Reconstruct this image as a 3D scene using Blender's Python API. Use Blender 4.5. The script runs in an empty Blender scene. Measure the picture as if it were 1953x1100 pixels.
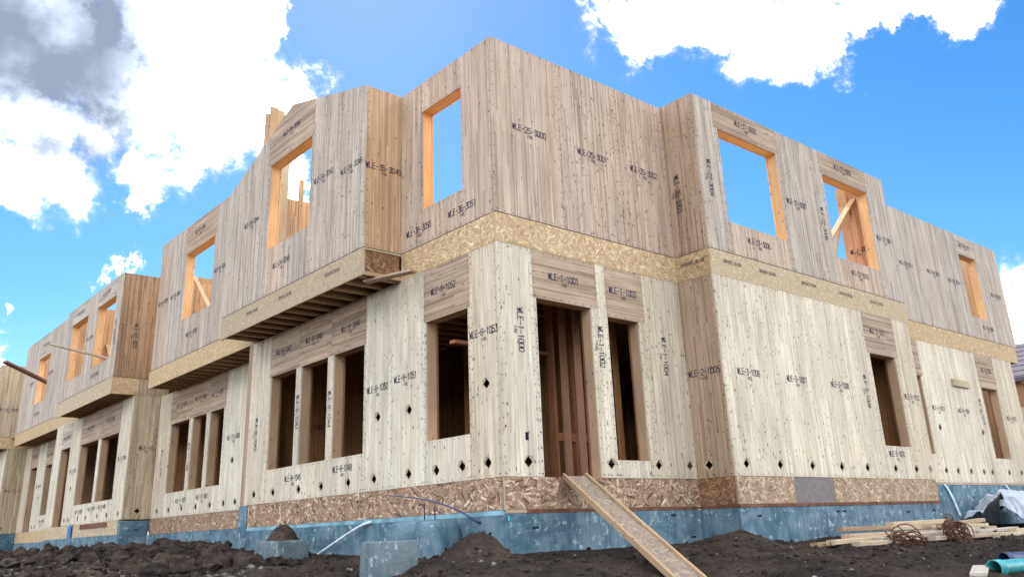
import bpy, math, random
from mathutils import Vector, Matrix, noise
from mathutils.geometry import tessellate_polygon

R = random.Random(7)
scene = bpy.context.scene
COL = scene.collection

# ------------------------------------------------------------------ camera
cam_d = bpy.data.cameras.new('camera'); cam = bpy.data.objects.new('camera', cam_d); COL.objects.link(cam)
yaw, pitch, roll = math.radians(48.957), math.radians(18.990), math.radians(-2.264)
fw = Vector((math.cos(yaw)*math.cos(pitch), math.sin(yaw)*math.cos(pitch), math.sin(pitch)))
rt = Vector((math.sin(yaw), -math.cos(yaw), 0)); up = rt.cross(fw)
r2 = math.cos(roll)*rt + math.sin(roll)*up; u2 = -math.sin(roll)*rt + math.cos(roll)*up
M = Matrix((r2, u2, -fw)).transposed().to_4x4(); M.translation = Vector((-6.8255, -8.1615, -0.6391)); cam.matrix_world = M
cam_d.sensor_width = 36; cam_d.lens = 1622.44/1953*36; cam_d.shift_y = (455.1-550)/1953
cam_d.clip_start = 0.05; cam_d.clip_end = 3000
scene.camera = cam

# ------------------------------------------------------------------ light
SUN_AZ, SUN_EL = math.radians(60), math.radians(43)      # azimuth counted from +X towards +Y
EXPOSURE = 0.82
scene.view_settings.view_transform = 'Standard'; scene.view_settings.look = 'None'
scene.view_settings.gamma = 1; scene.view_settings.use_curve_mapping = False
scene.view_settings.exposure = EXPOSURE
sd = Vector((math.cos(SUN_EL)*math.cos(SUN_AZ), math.cos(SUN_EL)*math.sin(SUN_AZ), math.sin(SUN_EL)))
sun_l = bpy.data.lights.new('sun', 'SUN'); sun_l.energy = 3.4; sun_l.angle = math.radians(0.53); sun_l.color = (1, .93, .82)
sun = bpy.data.objects.new('sun', sun_l); COL.objects.link(sun)
sun.rotation_euler = (-sd).to_track_quat('-Z', 'Y').to_euler()

class NT:
    """small helper for building node trees"""
    def __init__(s, tree): s.t = tree; s.n = tree.nodes; s.l = tree.links
    def new(s, typ, **k):
        n = s.n.new(typ)
        for a, b in k.items(): setattr(n, a, b)
        return n
    def set(s, sock, v):
        if isinstance(v, bpy.types.NodeSocket): s.l.new(v, sock)
        elif isinstance(v, bpy.types.Node): s.l.new(v.outputs[0], sock)
        else: sock.default_value = v
    def math(s, op, a, b=0.0, c=None, clamp=False):
        n = s.new('ShaderNodeMath', operation=op); n.use_clamp = clamp
        s.set(n.inputs[0], a); s.set(n.inputs[1], b)
        if c is not None: s.set(n.inputs[2], c)
        return n.outputs[0]
    def vmath(s, op, a, b=None, scale=None):
        n = s.new('ShaderNodeVectorMath', operation=op); s.set(n.inputs[0], a)
        if b is not None: s.set(n.inputs[1], b)
        if scale is not None: s.set(n.inputs['Scale'], scale)
        return n.outputs['Value'] if op in ('DISTANCE', 'LENGTH', 'DOT_PRODUCT') else n.outputs['Vector']
    def rng(s, v, a, b, c=0.0, d=1.0, smooth=True):
        n = s.new('ShaderNodeMapRange'); n.interpolation_type = 'SMOOTHSTEP' if smooth else 'LINEAR'
        s.set(n.inputs['Value'], v)
        for k, x in zip(('From Min', 'From Max', 'To Min', 'To Max'), (a, b, c, d)): s.set(n.inputs[k], x)
        return n.outputs['Result']
    def noise(s, vec, scale, detail=4, rough=.55, dist=0.0):
        n = s.new('ShaderNodeTexNoise'); n.noise_dimensions = '3D'
        if vec is not None: s.set(n.inputs['Vector'], vec)
        s.set(n.inputs['Scale'], scale); s.set(n.inputs['Detail'], detail); s.set(n.inputs['Roughness'], rough); s.set(n.inputs['Distortion'], dist)
        return n
    def mix(s, f, a, b, blend='MIX'):
        n = s.new('ShaderNodeMix', data_type='RGBA', blend_type=blend); n.clamp_factor = True
        s.set(n.inputs[0], f); s.set(n.inputs[6], a); s.set(n.inputs[7], b)
        return n.outputs[2]
    def mapping(s, vec, scale=(1, 1, 1), loc=(0, 0, 0)):
        n = s.new('ShaderNodeMapping'); s.set(n.inputs['Vector'], vec); n.inputs['Scale'].default_value = scale; n.inputs['Location'].default_value = loc
        return n.outputs[0]

world = bpy.data.worlds.new('World'); scene.world = world; world.use_nodes = True
W = NT(world.node_tree); W.n.clear()
out = W.new('ShaderNodeOutputWorld'); bg = W.new('ShaderNodeBackground'); W.l.new(bg.outputs[0], out.inputs[0])
bg.inputs['Strength'].default_value = 0.10
sky = W.new('ShaderNodeTexSky', sky_type='NISHITA'); sky.sun_disc = False
sky.sun_elevation = SUN_EL; sky.sun_rotation = math.pi/2 - SUN_AZ
sky.altitude = 600; sky.air_density = 1.0; sky.dust_density = 0.2; sky.ozone_density = 3.0
tc = W.new('ShaderNodeTexCoord'); dirv = W.vmath('NORMALIZE', tc.outputs['Generated'])
warp = W.noise(dirv, 10, 10, .66)
wv = W.vmath('SCALE', W.vmath('SUBTRACT', warp.outputs['Color'], (.5, .5, .5)), scale=.17)
dw = W.vmath('ADD', dirv, wv)
# the cumulus banks that stand in this sky: direction, radius
BANKS = [((.02, .86, .50), .19), ((.13, .868, .474), .15), ((.20, .868, .455), .115), ((.27, .845, .46), .105), ((.16, .905, .395), .085), ((.06, .93, .365), .085), ((.33, .825, .462), .075),
         ((.374, .803, .463), .050), ((.285, .80, .53), .060), ((.22, .83, .51), .08), ((.186, .916, .354), .024), ((.288, .872, .396), .020), ((.325, .775, .542), .026), ((.345, .79, .505), .014),
         ((.238, .931, .272), .022), ((.262, .921, .287), .020), ((.255, .925, .285), .014), ((.25, .895, .373), .035),
         ((.645, .54, .545), .050), ((.67, .50, .555), .06), ((.71, .46, .538), .060), ((.755, .413, .512), .070), ((.79, .393, .470), .044), ((.812, .33, .487), .036), ((.795, .35, .50), .04), ((.84, .25, .49), .034), ((.82, .29, .505), .034), ((.76, .36, .56), .07),
         ((.935, .285, .19), .060), ((.96, .26, .09), .08), ((.15, .975, .185), .035), ((.135, .985, .12), .055), ((.40, .835, .388), .026), ((.155, .963, .222), .012)]
cov = None
for c, r in BANKS:
    r *= .93
    v = W.math('SUBTRACT', 1.0, W.math('DIVIDE', W.vmath('DISTANCE', dw, c), r))
    cov = v if cov is None else W.math('MAXIMUM', cov, v)
# the rest of the sky carries the same broken cumulus
gen = W.noise(W.mapping(dw, (1, 1, 1.7), (3.1, 1.7, .4)), 2.3, 3, .55)
away = W.rng(W.vmath('DOT_PRODUCT', dirv, tuple(fw)), .80, .45)
genc = W.math('MULTIPLY', W.rng(gen.outputs[0], .38, .58, -.6, .6, False), away)
genc = W.math('SUBTRACT', genc, W.math('MULTIPLY', W.math('SUBTRACT', 1.0, away), .6))
cov = W.math('MAXIMUM', cov, genc)
fine = W.noise(dirv, 26, 9, .66, .25)
dens = W.math('ADD', cov, W.math('MULTIPLY', W.math('SUBTRACT', fine.outputs[0], .5), 1.5))
alpha = W.math('POWER', W.rng(dens, -.22, .62), 1.5)
dark = W.rng(W.vmath('DISTANCE', W.vmath('ADD', dirv, W.vmath('SCALE', wv, scale=.35)), (.140, .868, .480)), .19, .02)
big = W.noise(dirv, 12, 5, .5)
fsh = W.math('ADD', W.math('MULTIPLY', dark, W.rng(big.outputs[0], .30, .66, .62, 1.12)), W.math('MULTIPLY', W.rng(W.noise(dirv, 15, 6, .6).outputs[0], .50, .72), .42))
fsh = W.math('MINIMUM', fsh, 1.05)
inten = W.math('MULTIPLY', W.math('POWER', .062, fsh), W.rng(dens, -.05, .6, 10, 44))
cl = W.vmath('MULTIPLY', W.mix(fsh, (1.0, .965, .91, 1), (.84, 1.0, 1.32, 1)), W.vmath('SCALE', (1, 1, 1), scale=inten))
hs = W.new('ShaderNodeHueSaturation'); hs.inputs['Saturation'].default_value = 1.32; hs.inputs['Value'].default_value = 1.06; W.set(hs.inputs['Color'], sky)
W.set(bg.inputs['Color'], W.mix(alpha, hs.outputs[0], cl))

# ------------------------------------------------------------------ materials
def material(name, rough=.8, spec=.3):
    m = bpy.data.materials.new(name); m.use_nodes = True
    t = NT(m.node_tree); b = t.n['Principled BSDF']; b.inputs['Roughness'].default_value = rough
    b.inputs['Specular IOR Level'].default_value = spec
    return m, t, b
def bump(t, b, h, strength=.3, dist=.01):
    n = t.new('ShaderNodeBump'); n.inputs['Strength'].default_value = strength; n.inputs['Distance'].default_value = dist
    t.set(n.inputs['Height'], h); t.l.new(n.outputs[0], b.inputs['Normal'])
MAT = {}
def wood(name, strips=True):
    """pine boards: colour and nail density come from the attribute 'tone', grain runs along UV v"""
    m, t, b = material(name, .78, .25)
    at = t.new('ShaderNodeAttribute', attribute_name='tone'); uv = t.new('ShaderNodeUVMap').outputs[0]
    sep = t.new('ShaderNodeSeparateXYZ'); t.set(sep.inputs[0], uv); U, V = sep.outputs[0], sep.outputs[1]
    c = at.outputs['Color']
    if strips:   # edge-glued strips, finger-jointed at uneven lengths
        iu = t.math('FLOOR', t.math('DIVIDE', U, .030))
        w1 = t.new('ShaderNodeTexWhiteNoise', noise_dimensions='1D'); t.set(w1.inputs['W'], iu)
        iv = t.math('FLOOR', t.math('ADD', t.math('DIVIDE', V, 1.5), t.math('MULTIPLY', w1.outputs[0], 9.0)))
        w2 = t.new('ShaderNodeTexWhiteNoise', noise_dimensions='2D')
        cb = t.new('ShaderNodeCombineXYZ'); t.set(cb.inputs[0], iu); t.set(cb.inputs[1], iv); t.set(w2.inputs['Vector'], cb.outputs[0])
        sc_ = t.new('ShaderNodeSeparateColor'); t.set(sc_.inputs[0], c)
        deep = t.mix(t.rng(sc_.outputs[0], .46, .60), (.65, .595, .555, 1), (.85, .82, .80, 1))
        c = t.mix(1.0, c, t.mix(t.math('POWER', w2.outputs['Value'], 2.4), (1.07, 1.07, 1.08, 1), deep), 'MULTIPLY')
    g = t.noise(t.mapping(uv, (55, 2.2, 1)), 1.0, 5, .6, .6)
    c = t.mix(1.0, c, t.mix(t.rng(g.outputs[0], .3, .72), (.87, .84, .81, 1), (1.08, 1.08, 1.07, 1)), 'MULTIPLY')
    st = t.noise(t.mapping(uv, (1.4, .9, 1)), 1.0, 3, .5)       # weathering blotches
    c = t.mix(1.0, c, t.mix(t.rng(st.outputs[0], .3, .7), (.86, .85, .85, 1), (1.08, 1.08, 1.08, 1)), 'MULTIPLY')
    vo = t.new('ShaderNodeTexVoronoi'); vo.feature = 'F1'; t.set(vo.inputs['Vector'], t.mapping(uv, (17.5, 10.5, 1))); vo.inputs['Scale'].default_value = 1.0; vo.inputs['Randomness'].default_value = .9
    vs = t.new('ShaderNodeSeparateColor'); t.set(vs.inputs[0], vo.outputs['Color'])
    keep = t.math('LESS_THAN', vs.outputs[0], at.outputs['Alpha'])
    k = t.math('MULTIPLY', t.rng(vo.outputs['Distance'], .31, .17), keep)
    c = t.mix(t.math('MULTIPLY', k, t.rng(vs.outputs[1], 0, 1, .30, .92, False)), c, (.07, .045, .035, 1))
    t.set(b.inputs['Base Color'], c)
    bump(t, b, g.outputs[0], .25, .004)
    MAT[name] = m
wood('pine'); wood('lumber', False)

def flaky(name):
    m, t, b = material(name, .75, .3)
    at = t.new('ShaderNodeAttribute', attribute_name='tone'); uv = t.new('ShaderNodeUVMap').outputs[0]
    g = t.noise(t.mapping(uv, (90, 9, 1)), 1.0, 4, .6)
    c = t.mix(1.0, at.outputs['Color'], t.mix(t.rng(g.outputs[0], .3, .7), (.78, .75, .7, 1), (1.1, 1.1, 1.1, 1)), 'MULTIPLY')
    t.set(b.inputs['Base Color'], c); bump(t, b, g.outputs[0], .3, .003); MAT[name] = m
flaky('osb')

def concrete(name, col, col2):
    m, t, b = material(name, .85, .25)
    p = t.new('ShaderNodeNewGeometry').outputs['Position']
    n1 = t.noise(p, 2.4, 7, .68, .6); n2 = t.noise(p, 9, 6, .65, .4); n3 = t.noise(t.mapping(p, (14, 14, .9)), 1, 4, .6); n4 = t.noise(t.mapping(p, (2.2, 2.2, 5)), 1, 3, .5, 1.5)
    c = t.mix(t.rng(n1.outputs[0], .35, .65), col, col2)
    c = t.mix(t.math('MULTIPLY', t.rng(n2.outputs[0], .52, .60), t.rng(n4.outputs[0], .46, .6)), c, (.31, .39, .43, 1))    # lime patches
    c = t.mix(t.rng(n3.outputs[0], .50, .66, 0, .55), c, (.05, .10, .14, 1))                              # run-down streaks
    pit = t.new('ShaderNodeTexVoronoi'); t.set(pit.inputs['Vector'], p); pit.inputs['Scale'].default_value = 26
    c = t.mix(t.rng(pit.outputs['Distance'], .16, .08, 0, .6), c, (.03, .05, .07, 1))
    t.set(b.inputs['Base Color'], c); bump(t, b, t.math('ADD', n2.outputs[0], pit.outputs['Distance']), .4, .01); MAT[name] = m
concrete('concrete', (.055, .118, .170, 1), (.155, .235, .290, 1))
concrete('footing_concrete', (.10, .145, .17, 1), (.17, .21, .235, 1))

def plain(name, col, rough=.6, spec=.4, metal=0, var=.25, scale=12):
    m, t, b = material(name, rough, spec); p = t.new('ShaderNodeNewGeometry').outputs['Position']
    n = t.noise(p, scale, 5, .6)
    lo = tuple(x*(1-var) for x in col[:3])+(1,); hi = tuple(min(1, x*(1+var)) for x in col[:3])+(1,)
    t.set(b.inputs['Base Color'], t.mix(t.rng(n.outputs[0], .3, .7), lo, hi)); b.inputs['Metallic'].default_value = metal
    bump(t, b, n.outputs[0], .15, .004); MAT[name] = m
plain('ink', (.012, .014, .05), .7, .2)
_t = NT(MAT['ink'].node_tree); _b = _t.n['Principled BSDF']
_t.set(_b.inputs['Alpha'], _t.rng(_t.noise(_t.new('ShaderNodeNewGeometry').outputs['Position'], 38, 4, .7).outputs[0],   .30, .50, .55, 1.0))
plain('screw', (.03, .025, .03), .5, .4)
plain('dark_slot', (.01, .012, .03), .8, .2)
plain('sill_plate', (.16, .075, .05), .8, .2, 0, .35, 9)
plain('green_gasket', (.02, .10, .05), .7, .2)
plain('rust_wire', (.10, .045, .028), .75, .3, 0, .6, 30)
plain('teal_pipe', (.05, .33, .36), .35, .5)
plain('blue_pipe', (.03, .045, .12), .4, .5)
plain('white_strap', (.62, .70, .74), .5, .4)
plain('pale_blue_strap', (.42, .60, .70), .5, .4)
plain('tarp', (.40, .45, .54), .45, .4, 0, .12, 5)
plain('black_plastic', (.01, .011, .018), .4, .5)
plain('rebar', (.035, .025, .05), .6, .3)
plain('grey_sheathing', (.20, .18, .175), .85, .2, 0, .15, 20)
plain('floor', (.24, .13, .08), .8, .2, 0, .2, 6)
plain('deck', (.50, .34, .19), .8, .2, 0, .2, 6)
plain('blue_tape', (.03, .16, .42), .6, .3)
plain('cyan_mark', (.05, .55, .50), .6, .2)
plain('shingle', (.11, .095, .12), .8, .2, 0, .3, 30)
plain('pebble', (.22, .205, .20), .85, .2, 0, .4, 40)

def dirt(name, lo, hi):
    m, t, b = material(name, .95, .1); p = t.new('ShaderNodeNewGeometry').outputs['Position']
    n1 = t.noise(p, 1.3, 6, .6); n2 = t.noise(p, 14, 8, .7); n3 = t.noise(p, 70, 5, .7)
    c = t.mix(t.rng(n1.outputs[0], .35, .65), lo, hi)
    c = t.mix(1.0, c, t.mix(t.rng(n2.outputs[0], .3, .7), (.6, .6, .62, 1), (1.35, 1.33, 1.3, 1)), 'MULTIPLY')
    vo = t.new('ShaderNodeTexVoronoi'); t.set(vo.inputs['Vector'], p); vo.inputs['Scale'].default_value = 22
    vs = t.new('ShaderNodeSeparateColor'); t.set(vs.inputs[0], vo.outputs['Color'])
    st = t.math('MULTIPLY', t.rng(vo.outputs['Distance'], .3, .2), t.math('LESS_THAN', vs.outputs[0], .05))
    c = t.mix(t.math('MULTIPLY', st, .6), c, (.26, .25, .25, 1))
    t.set(b.inputs['Base Color'], c); bump(t, b, t.math('ADD', n2.outputs[0], t.math('MULTIPLY', n3.outputs[0], .5)), .9, .035); MAT[name] = m
dirt('dirt', (.026, .021, .019, 1), (.058, .045, .038, 1))
dirt('clod', (.030, .024, .0225, 1), (.080, .061, .051, 1))

# ------------------------------------------------------------------ mesh helpers
class MB:
    def __init__(s): s.v = []; s.f = []; s.uv = []; s.c = []
    def face(s, pts, uvs=None, col=(.5, .4, .3, 0)):
        i = len(s.v); s.v += [tuple(p) for p in pts]; s.f.append(tuple(range(i, i+len(pts))))
        s.uv += uvs if uvs else [(p[0]+p[1], p[2]) for p in pts]; s.c += [col]*len(pts)
    def prism(s, poly, fr, d0, t, col, vert=True, off=(0, 0), holes=()):
        """poly in wall coordinates (s,z), front at depth d0 and t thick"""
        def uvf(p): return (p[0]+off[0], p[1]+off[1]) if vert else (p[1]+off[0], p[0]+off[1])
        loops = [list(poly)]+[list(h) for h in holes]
        flat = [p for l in loops for p in l]
        if len(loops) == 1 and len(poly) == 4: tris = [(0, 1, 2, 3)]
        else: tris = tessellate_polygon([[Vector((p[0], p[1], 0)) for p in l] for l in loops])
        for tr in tris:
            ps = [flat[k] for k in tr]; u = [uvf(p) for p in ps]
            s.face([fr(p[0], p[1], d0) for p in ps], u, col)
            s.face([fr(p[0], p[1], d0+t) for p in reversed(ps)], u[::-1], col)
        for l in loops:
            for a, b in zip(l, l[1:]+l[:1]):
                u = [uvf(a), uvf(b), (uvf(b)[0]+t, uvf(b)[1]), (uvf(a)[0]+t, uvf(a)[1])]
                s.face([fr(a[0], a[1], d0), fr(b[0], b[1], d0), fr(b[0], b[1], d0+t), fr(a[0], a[1], d0+t)], u, col)
    def box(s, x0, x1, y0, y1, z0, z1, col=(.5, .4, .3, .1)):
        P = [(x0, y0, z0), (x1, y0, z0), (x1, y1, z0), (x0, y1, z0), (x0, y0, z1), (x1, y0, z1), (x1, y1, z1), (x0, y1, z1)]
        dx, dy, dz = abs(x1-x0), abs(y1-y0), abs(z1-z0); ax = 2 if dz > 1.5 else max((dx, 0), (dy, 1), (dz, 2))[1]
        o = R.random()*9, R.random()*9
        def uv(p):
            a = p[ax]; b = sum(p[k] for k in range(3) if k != ax); return (b+o[0], a+o[1])
        for q in ((0, 3, 2, 1), (4, 5, 6, 7), (0, 1, 5, 4), (1, 2, 6, 5), (2, 3, 7, 6), (3, 0, 4, 7)):
            s.face([P[k] for k in q], [uv(P[k]) for k in q], col)
    def beam(s, p, q, w, h, col=(.5, .36, .2, .15), upv=(0, 0, 1), bev=0.0):
        p, q = Vector(p), Vector(q); d = (q-p); L = d.length; d.normalize(); upv = Vector(upv)
        a = d.cross(upv)
        if a.length < 1e-3: a = d.cross(Vector((1, 0, 0)))
        a.normalize(); b = a.cross(d); o = R.random()*9, R.random()*9
        e = min(w, h)*.12 if bev == 0 else bev
        sec = [(-w/2+e, -h/2), (w/2-e, -h/2), (w/2, -h/2+e), (w/2, h/2-e), (w/2-e, h/2), (-w/2+e, h/2), (-w/2, h/2-e), (-w/2, -h/2+e)]
        A = [p+a*x+b*y for x, y in sec]; B = [q+a*x+b*y for x, y in sec]; acc = 0
        for k in range(8):
            j = (k+1) % 8; l = (A[k]-A[j]).length
            s.face([A[k], A[j], B[j], B[k]], [(acc+o[0], o[1]), (acc+l+o[0], o[1]), (acc+l+o[0], o[1]+L), (acc+o[0], o[1]+L)], col); acc += l
        s.face(A[::-1], [(x+o[0], y*.2+o[1]) for x, y in sec[::-1]], col); s.face(B, [(x+o[0], y*.2+o[1]) for x, y in sec], col)
    def tube(s, pts, r, n=8, col=(.1, .1, .1, 0), cap=True):
        pts = [Vector(p) for p in pts]; rings = []; prev = None
        for i, p in enumerate(pts):
            d = (pts[min(i+1, len(pts)-1)]-pts[max(i-1, 0)]).normalized()
            if prev is None: a = d.orthogonal().normalized()
            else:
                a = prev-d*prev.dot(d); a = a.normalized() if a.length > 1e-5 else d.orthogonal().normalized()
            prev = a; b = d.cross(a); rr = r(i/(len(pts)-1)) if callable(r) else r
            rings.append([p+(a*math.cos(k*2*math.pi/n)+b*math.sin(k*2*math.pi/n))*rr for k in range(n)])
        for A, B in zip(rings, rings[1:]):
            for k in range(n): s.face([A[k], A[(k+1) % n], B[(k+1) % n], B[k]], None, col)
        if cap: s.face(rings[0][::-1], None, col); s.face(rings[-1], None, col)
    def build(s, name, mat, parent=None, smooth=False):
        me = bpy.data.meshes.new(name); me.from_pydata(s.v, [], s.f)
        ul = me.uv_layers.new(name='UVMap'); ul.data.foreach_set('uv', [x for p in s.uv for x in p])
        ca = me.color_attributes.new('tone', 'FLOAT_COLOR', 'CORNER'); ca.data.foreach_set('color', [x for p in s.c for x in p])
        if smooth:
            me.polygons.foreach_set('use_smooth', [True]*len(me.polygons))
        me.materials.append(MAT[mat]); me.update()
        o = bpy.data.objects.new(name, me); COL.objects.link(o)
        if parent is not None: o.parent = parent
        return o
def weld(o, dist=1e-4):
    import bmesh
    bm = bmesh.new(); bm.from_mesh(o.data); bmesh.ops.remove_doubles(bm, verts=bm.verts, dist=dist)
    bmesh.ops.recalc_face_normals(bm, faces=bm.faces); bm.to_mesh(o.data); bm.free(); o.data.update(); return o
def tag(o, label=None, cat=None, group=None, kind=None):
    if label: o['label'] = label
    if cat: o['category'] = cat
    if group: o['group'] = group
    if kind: o['kind'] = kind
    return o
def empty(name, loc, label, cat, group=None):
    o = bpy.data.objects.new(name, None); COL.objects.link(o); o.empty_display_size = .3; return tag(o, label, cat, group)
def FX(c): return lambda s, z, d: (c+d, s, z)          # a wall facing -X, s runs along +Y
def FY(c): return lambda s, z, d: (s, c+d, z)          # a wall facing -Y, s runs along +X
def clip(poly, a, b, c):
    """keep a*s+b*z<=c"""
    o = []
    for p, q in zip(poly, poly[1:]+poly[:1]):
        fp, fq = a*p[0]+b*p[1]-c, a*q[0]+b*q[1]-c
        if fp <= 0: o.append(p)
        if (fp < 0 < fq) or (fq < 0 < fp):
            k = fp/(fp-fq); o.append((p[0]+(q[0]-p[0])*k, p[1]+(q[1]-p[1])*k))
    return o
def area(p): return abs(sum(a[0]*b[1]-b[0]*a[1] for a, b in zip(p, p[1:]+p[:1])))/2

# ------------------------------------------------------------------ stencilled panel numbers (plotter strokes on a 4 x 6 grid)
O8 = [(1, 0), (3, 0), (4, 1), (4, 5), (3, 6), (1, 6), (0, 5), (0, 1), (1, 0)]
GL = {'W': [[(0, 6), (1, 0), (2, 4.5), (3, 0), (4, 6)]], 'L': [[(0, 6), (0, 0), (3.6, 0)]], 'E': [[(3.6, 6), (0, 6), (0, 0), (3.6, 0)], [(0, 3), (3, 3)]],
      'J': [[(3.5, 6), (3.5, 1), (2.6, 0), (1, 0), (.2, 1)]], '-': [[(.3, 3), (3.7, 3)]], '0': [O8], '1': [[(1, 5), (2.2, 6), (2.2, 0)]],
      '2': [[(0, 5), (1, 6), (3, 6), (4, 5), (4, 4), (0, 0), (4, 0)]], '3': [[(.2, 6), (4, 6), (1.9, 3.6), (3.2, 3.3), (4, 2.3), (4, 1), (3, 0), (1, 0), (0, .8)]],
      '4': [[(3, 0), (3, 6), (0, 2), (4, 2)]], '5': [[(4, 6), (.4, 6), (.2, 3.4), (3, 3.6), (4, 2.5), (4, 1), (3, 0), (1, 0), (0, 1)]],
      '6': [[(3.6, 5.4), (2.8, 6), (1, 6), (0, 5), (0, 1), (1, 0), (3, 0), (4, 1), (4, 2.4), (3, 3.4), (1, 3.4), (0, 2.6)]], '7': [[(0, 6), (4, 6), (1.4, 0)]],
      '8': [[(1, 3.2), (0, 4.2), (0, 5), (1, 6), (3, 6), (4, 5), (4, 4.2), (3, 3.2), (1, 3.2), (0, 2.2), (0, 1), (1, 0), (3, 0), (4, 1), (4, 2.2), (3, 3.2)]],
      '9': [[(.4, .6), (1.2, 0), (3, 0), (4, 1), (4, 5), (3, 6), (1, 6), (0, 5), (0, 3.6), (1, 2.6), (3, 2.6), (4, 3.4)]],
      'B': [[(0, 0), (0, 6), (3, 6), (4, 5), (4, 4), (3, 3), (0, 3)], [(3, 3), (4, 2), (4, 1), (3, 0), (0, 0)]], 'O': [O8], 'I': [[(2, 0), (2, 6)]],
      'S': [[(4, 5), (3, 6), (1, 6), (0, 5), (0, 4), (1, 3.2), (3, 2.8), (4, 2), (4, 1), (3, 0), (1, 0), (0, 1)]], 'C': [[(4, 5), (3, 6), (1, 6), (0, 5), (0, 1), (1, 0), (3, 0), (4, 1)]],
      'A': [[(0, 0), (2, 6), (4, 0)], [(.8, 2.2), (3.2, 2.2)]], 'D': [[(0, 0), (0, 6), (2.6, 6), (4, 4.6), (4, 1.4), (2.6, 0), (0, 0)]], ' ': []}
def strokes(mb, text, fr, s, z, mirror, rot=0, h=.090, w=.012, adv=None, d=-.0022, sub=True):
    """text centred at (s,z); mirror for walls whose s runs right to left; rot 0 level, 1 reading downwards, 2 upside down"""
    k = h/6; adv = adv or h*.66; n = len(text); tot = (n-1)*adv+4*k*.75; lev = [0]
    ca, sa = [(1, 0), (0, -1), (-1, 0)][rot]
    def place(x, y):
        X, Y = x*ca-y*sa, x*sa+y*ca
        return (s+(-X if mirror else X), z+Y)
    def seg(p, q, w):
        dx, dy = q[0]-p[0], q[1]-p[1]; L = math.hypot(dx, dy) or 1; ux, uy = dx/L*w/2, dy/L*w/2
        c = [(p[0]-ux-uy, p[1]-uy+ux), (q[0]+ux-uy, q[1]+uy+ux), (q[0]+ux+uy, q[1]+uy-ux), (p[0]-ux+uy, p[1]-uy-ux)]
        lev[0] = (lev[0]+1) % 5
        mb.face([fr(*place(*a), d-lev[0]*.0001) for a in c])
    for i, ch in enumerate(text):
        x0 = -tot/2+i*adv
        for pl in GL.get(ch, []):
            P = [(x0+a*k*.75, b*k-h/2) for a, b in pl]
            for p, q in zip(P, P[1:]): seg(p, q, w)
    if sub:      # small maker's stamp under the number
        y = -h*.95; x = -.045
        for P in ([(x, y-.03), (x+.015, y+.012), (x+.03, y-.03)], [(x+.04, y+.01), (x+.10, y+.01)], [(x+.042, y-.01), (x+.105, y-.01)], [(x+.05, y-.03), (x+.11, y-.03)], [(x+.05, y+.01), (x+.05, y-.03)], [(x+.078, y+.01), (x+.078, y-.03)]):
            for p, q in zip(P, P[1:]): seg(p, q, .006)

# ------------------------------------------------------------------ wall builder
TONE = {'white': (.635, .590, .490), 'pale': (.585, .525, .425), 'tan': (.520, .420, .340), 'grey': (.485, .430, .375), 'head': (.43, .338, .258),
        'brown': (.40, .30, .22), 'orange': (.52, .365, .225), 'umber': (.35, .245, .165), 'straw': (.47, .40, .29), 'core': (.55, .35, .19), 'room_shade': (.30, .155, .07)}  # last tone is pine darkened to carry the shade inside the lower storeys
def jit(c, R, a=.10, warm=.04):
    k = 1+R.uniform(-a, a); w = R.uniform(-warm, warm); return (min(c[0]*k*(1+w), .85), min(c[1]*k, .85), min(c[2]*k*(1-w), .85))
HOLE_R = .078
JAMB_GLOW, JAMB_LOW, INNER_SHADE = (.66, .42, .22), (.45, .315, .21), (.26, .14, .075)  # sunlit glow is put into the first colour, indoor shade into the last
def circle(c, r, n=14): return [(c[0]+r*math.cos(2*math.pi*k/n+.1), c[1]+r*math.sin(2*math.pi*k/n+.1)) for k in range(n)]
def cut(a, b, c, d, holes, r=HOLE_R):
    """board a..b x c..d with round holes drilled out: list of (outline, holes)"""
    mine = sorted((h for h in holes if h[0]+r > a and h[0]-r < b and c+r < h[1] < d-r), key=lambda h: h[1])
    if len(mine) > 1:
        m = (mine[0][1]+mine[1][1])/2
        return cut(a, b, c, m, mine, r)+cut(a, b, m, d, mine, r)
    for (hs, hz) in holes:
        if hs+r <= a or hs-r >= b or not (c+r < hz < d-r): continue
        if hs-r > a+.003 and hs+r < b-.003: return [([(a, c), (b, c), (b, d), (a, d)], [circle((hs, hz), r)])]
        def arc(x0, x1, sgn, n=8):
            o = []
            for k in range(n+1):
                x = x0+(x1-x0)*k/n; o.append((x, hz+sgn*math.sqrt(max(0, r*r-(x-hs)**2))))
            return o
        lo, hi = max(a, hs-r), min(b, hs+r)
        if hs-r > a+.003:      # bites the far edge
            return [([(a, c), (b, c)]+arc(b, lo, -1)+arc(lo, b, 1)[1:]+[(b, d), (a, d)], [])]
        if hs+r < b-.003:
            return [([(a, c), (b, c), (b, d), (a, d)]+arc(a, hi, 1)+arc(hi, a, -1)[1:], [])]
        return [([(a, c), (b, c)]+arc(b, a, -1), []), ([(a, d)]+arc(a, b, 1)+[(b, d)], [])]
    return [([(a, c), (b, c), (b, d), (a, d)], [])]
SK = .03      # skin thickness
TH = .22      # wall thickness
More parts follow.
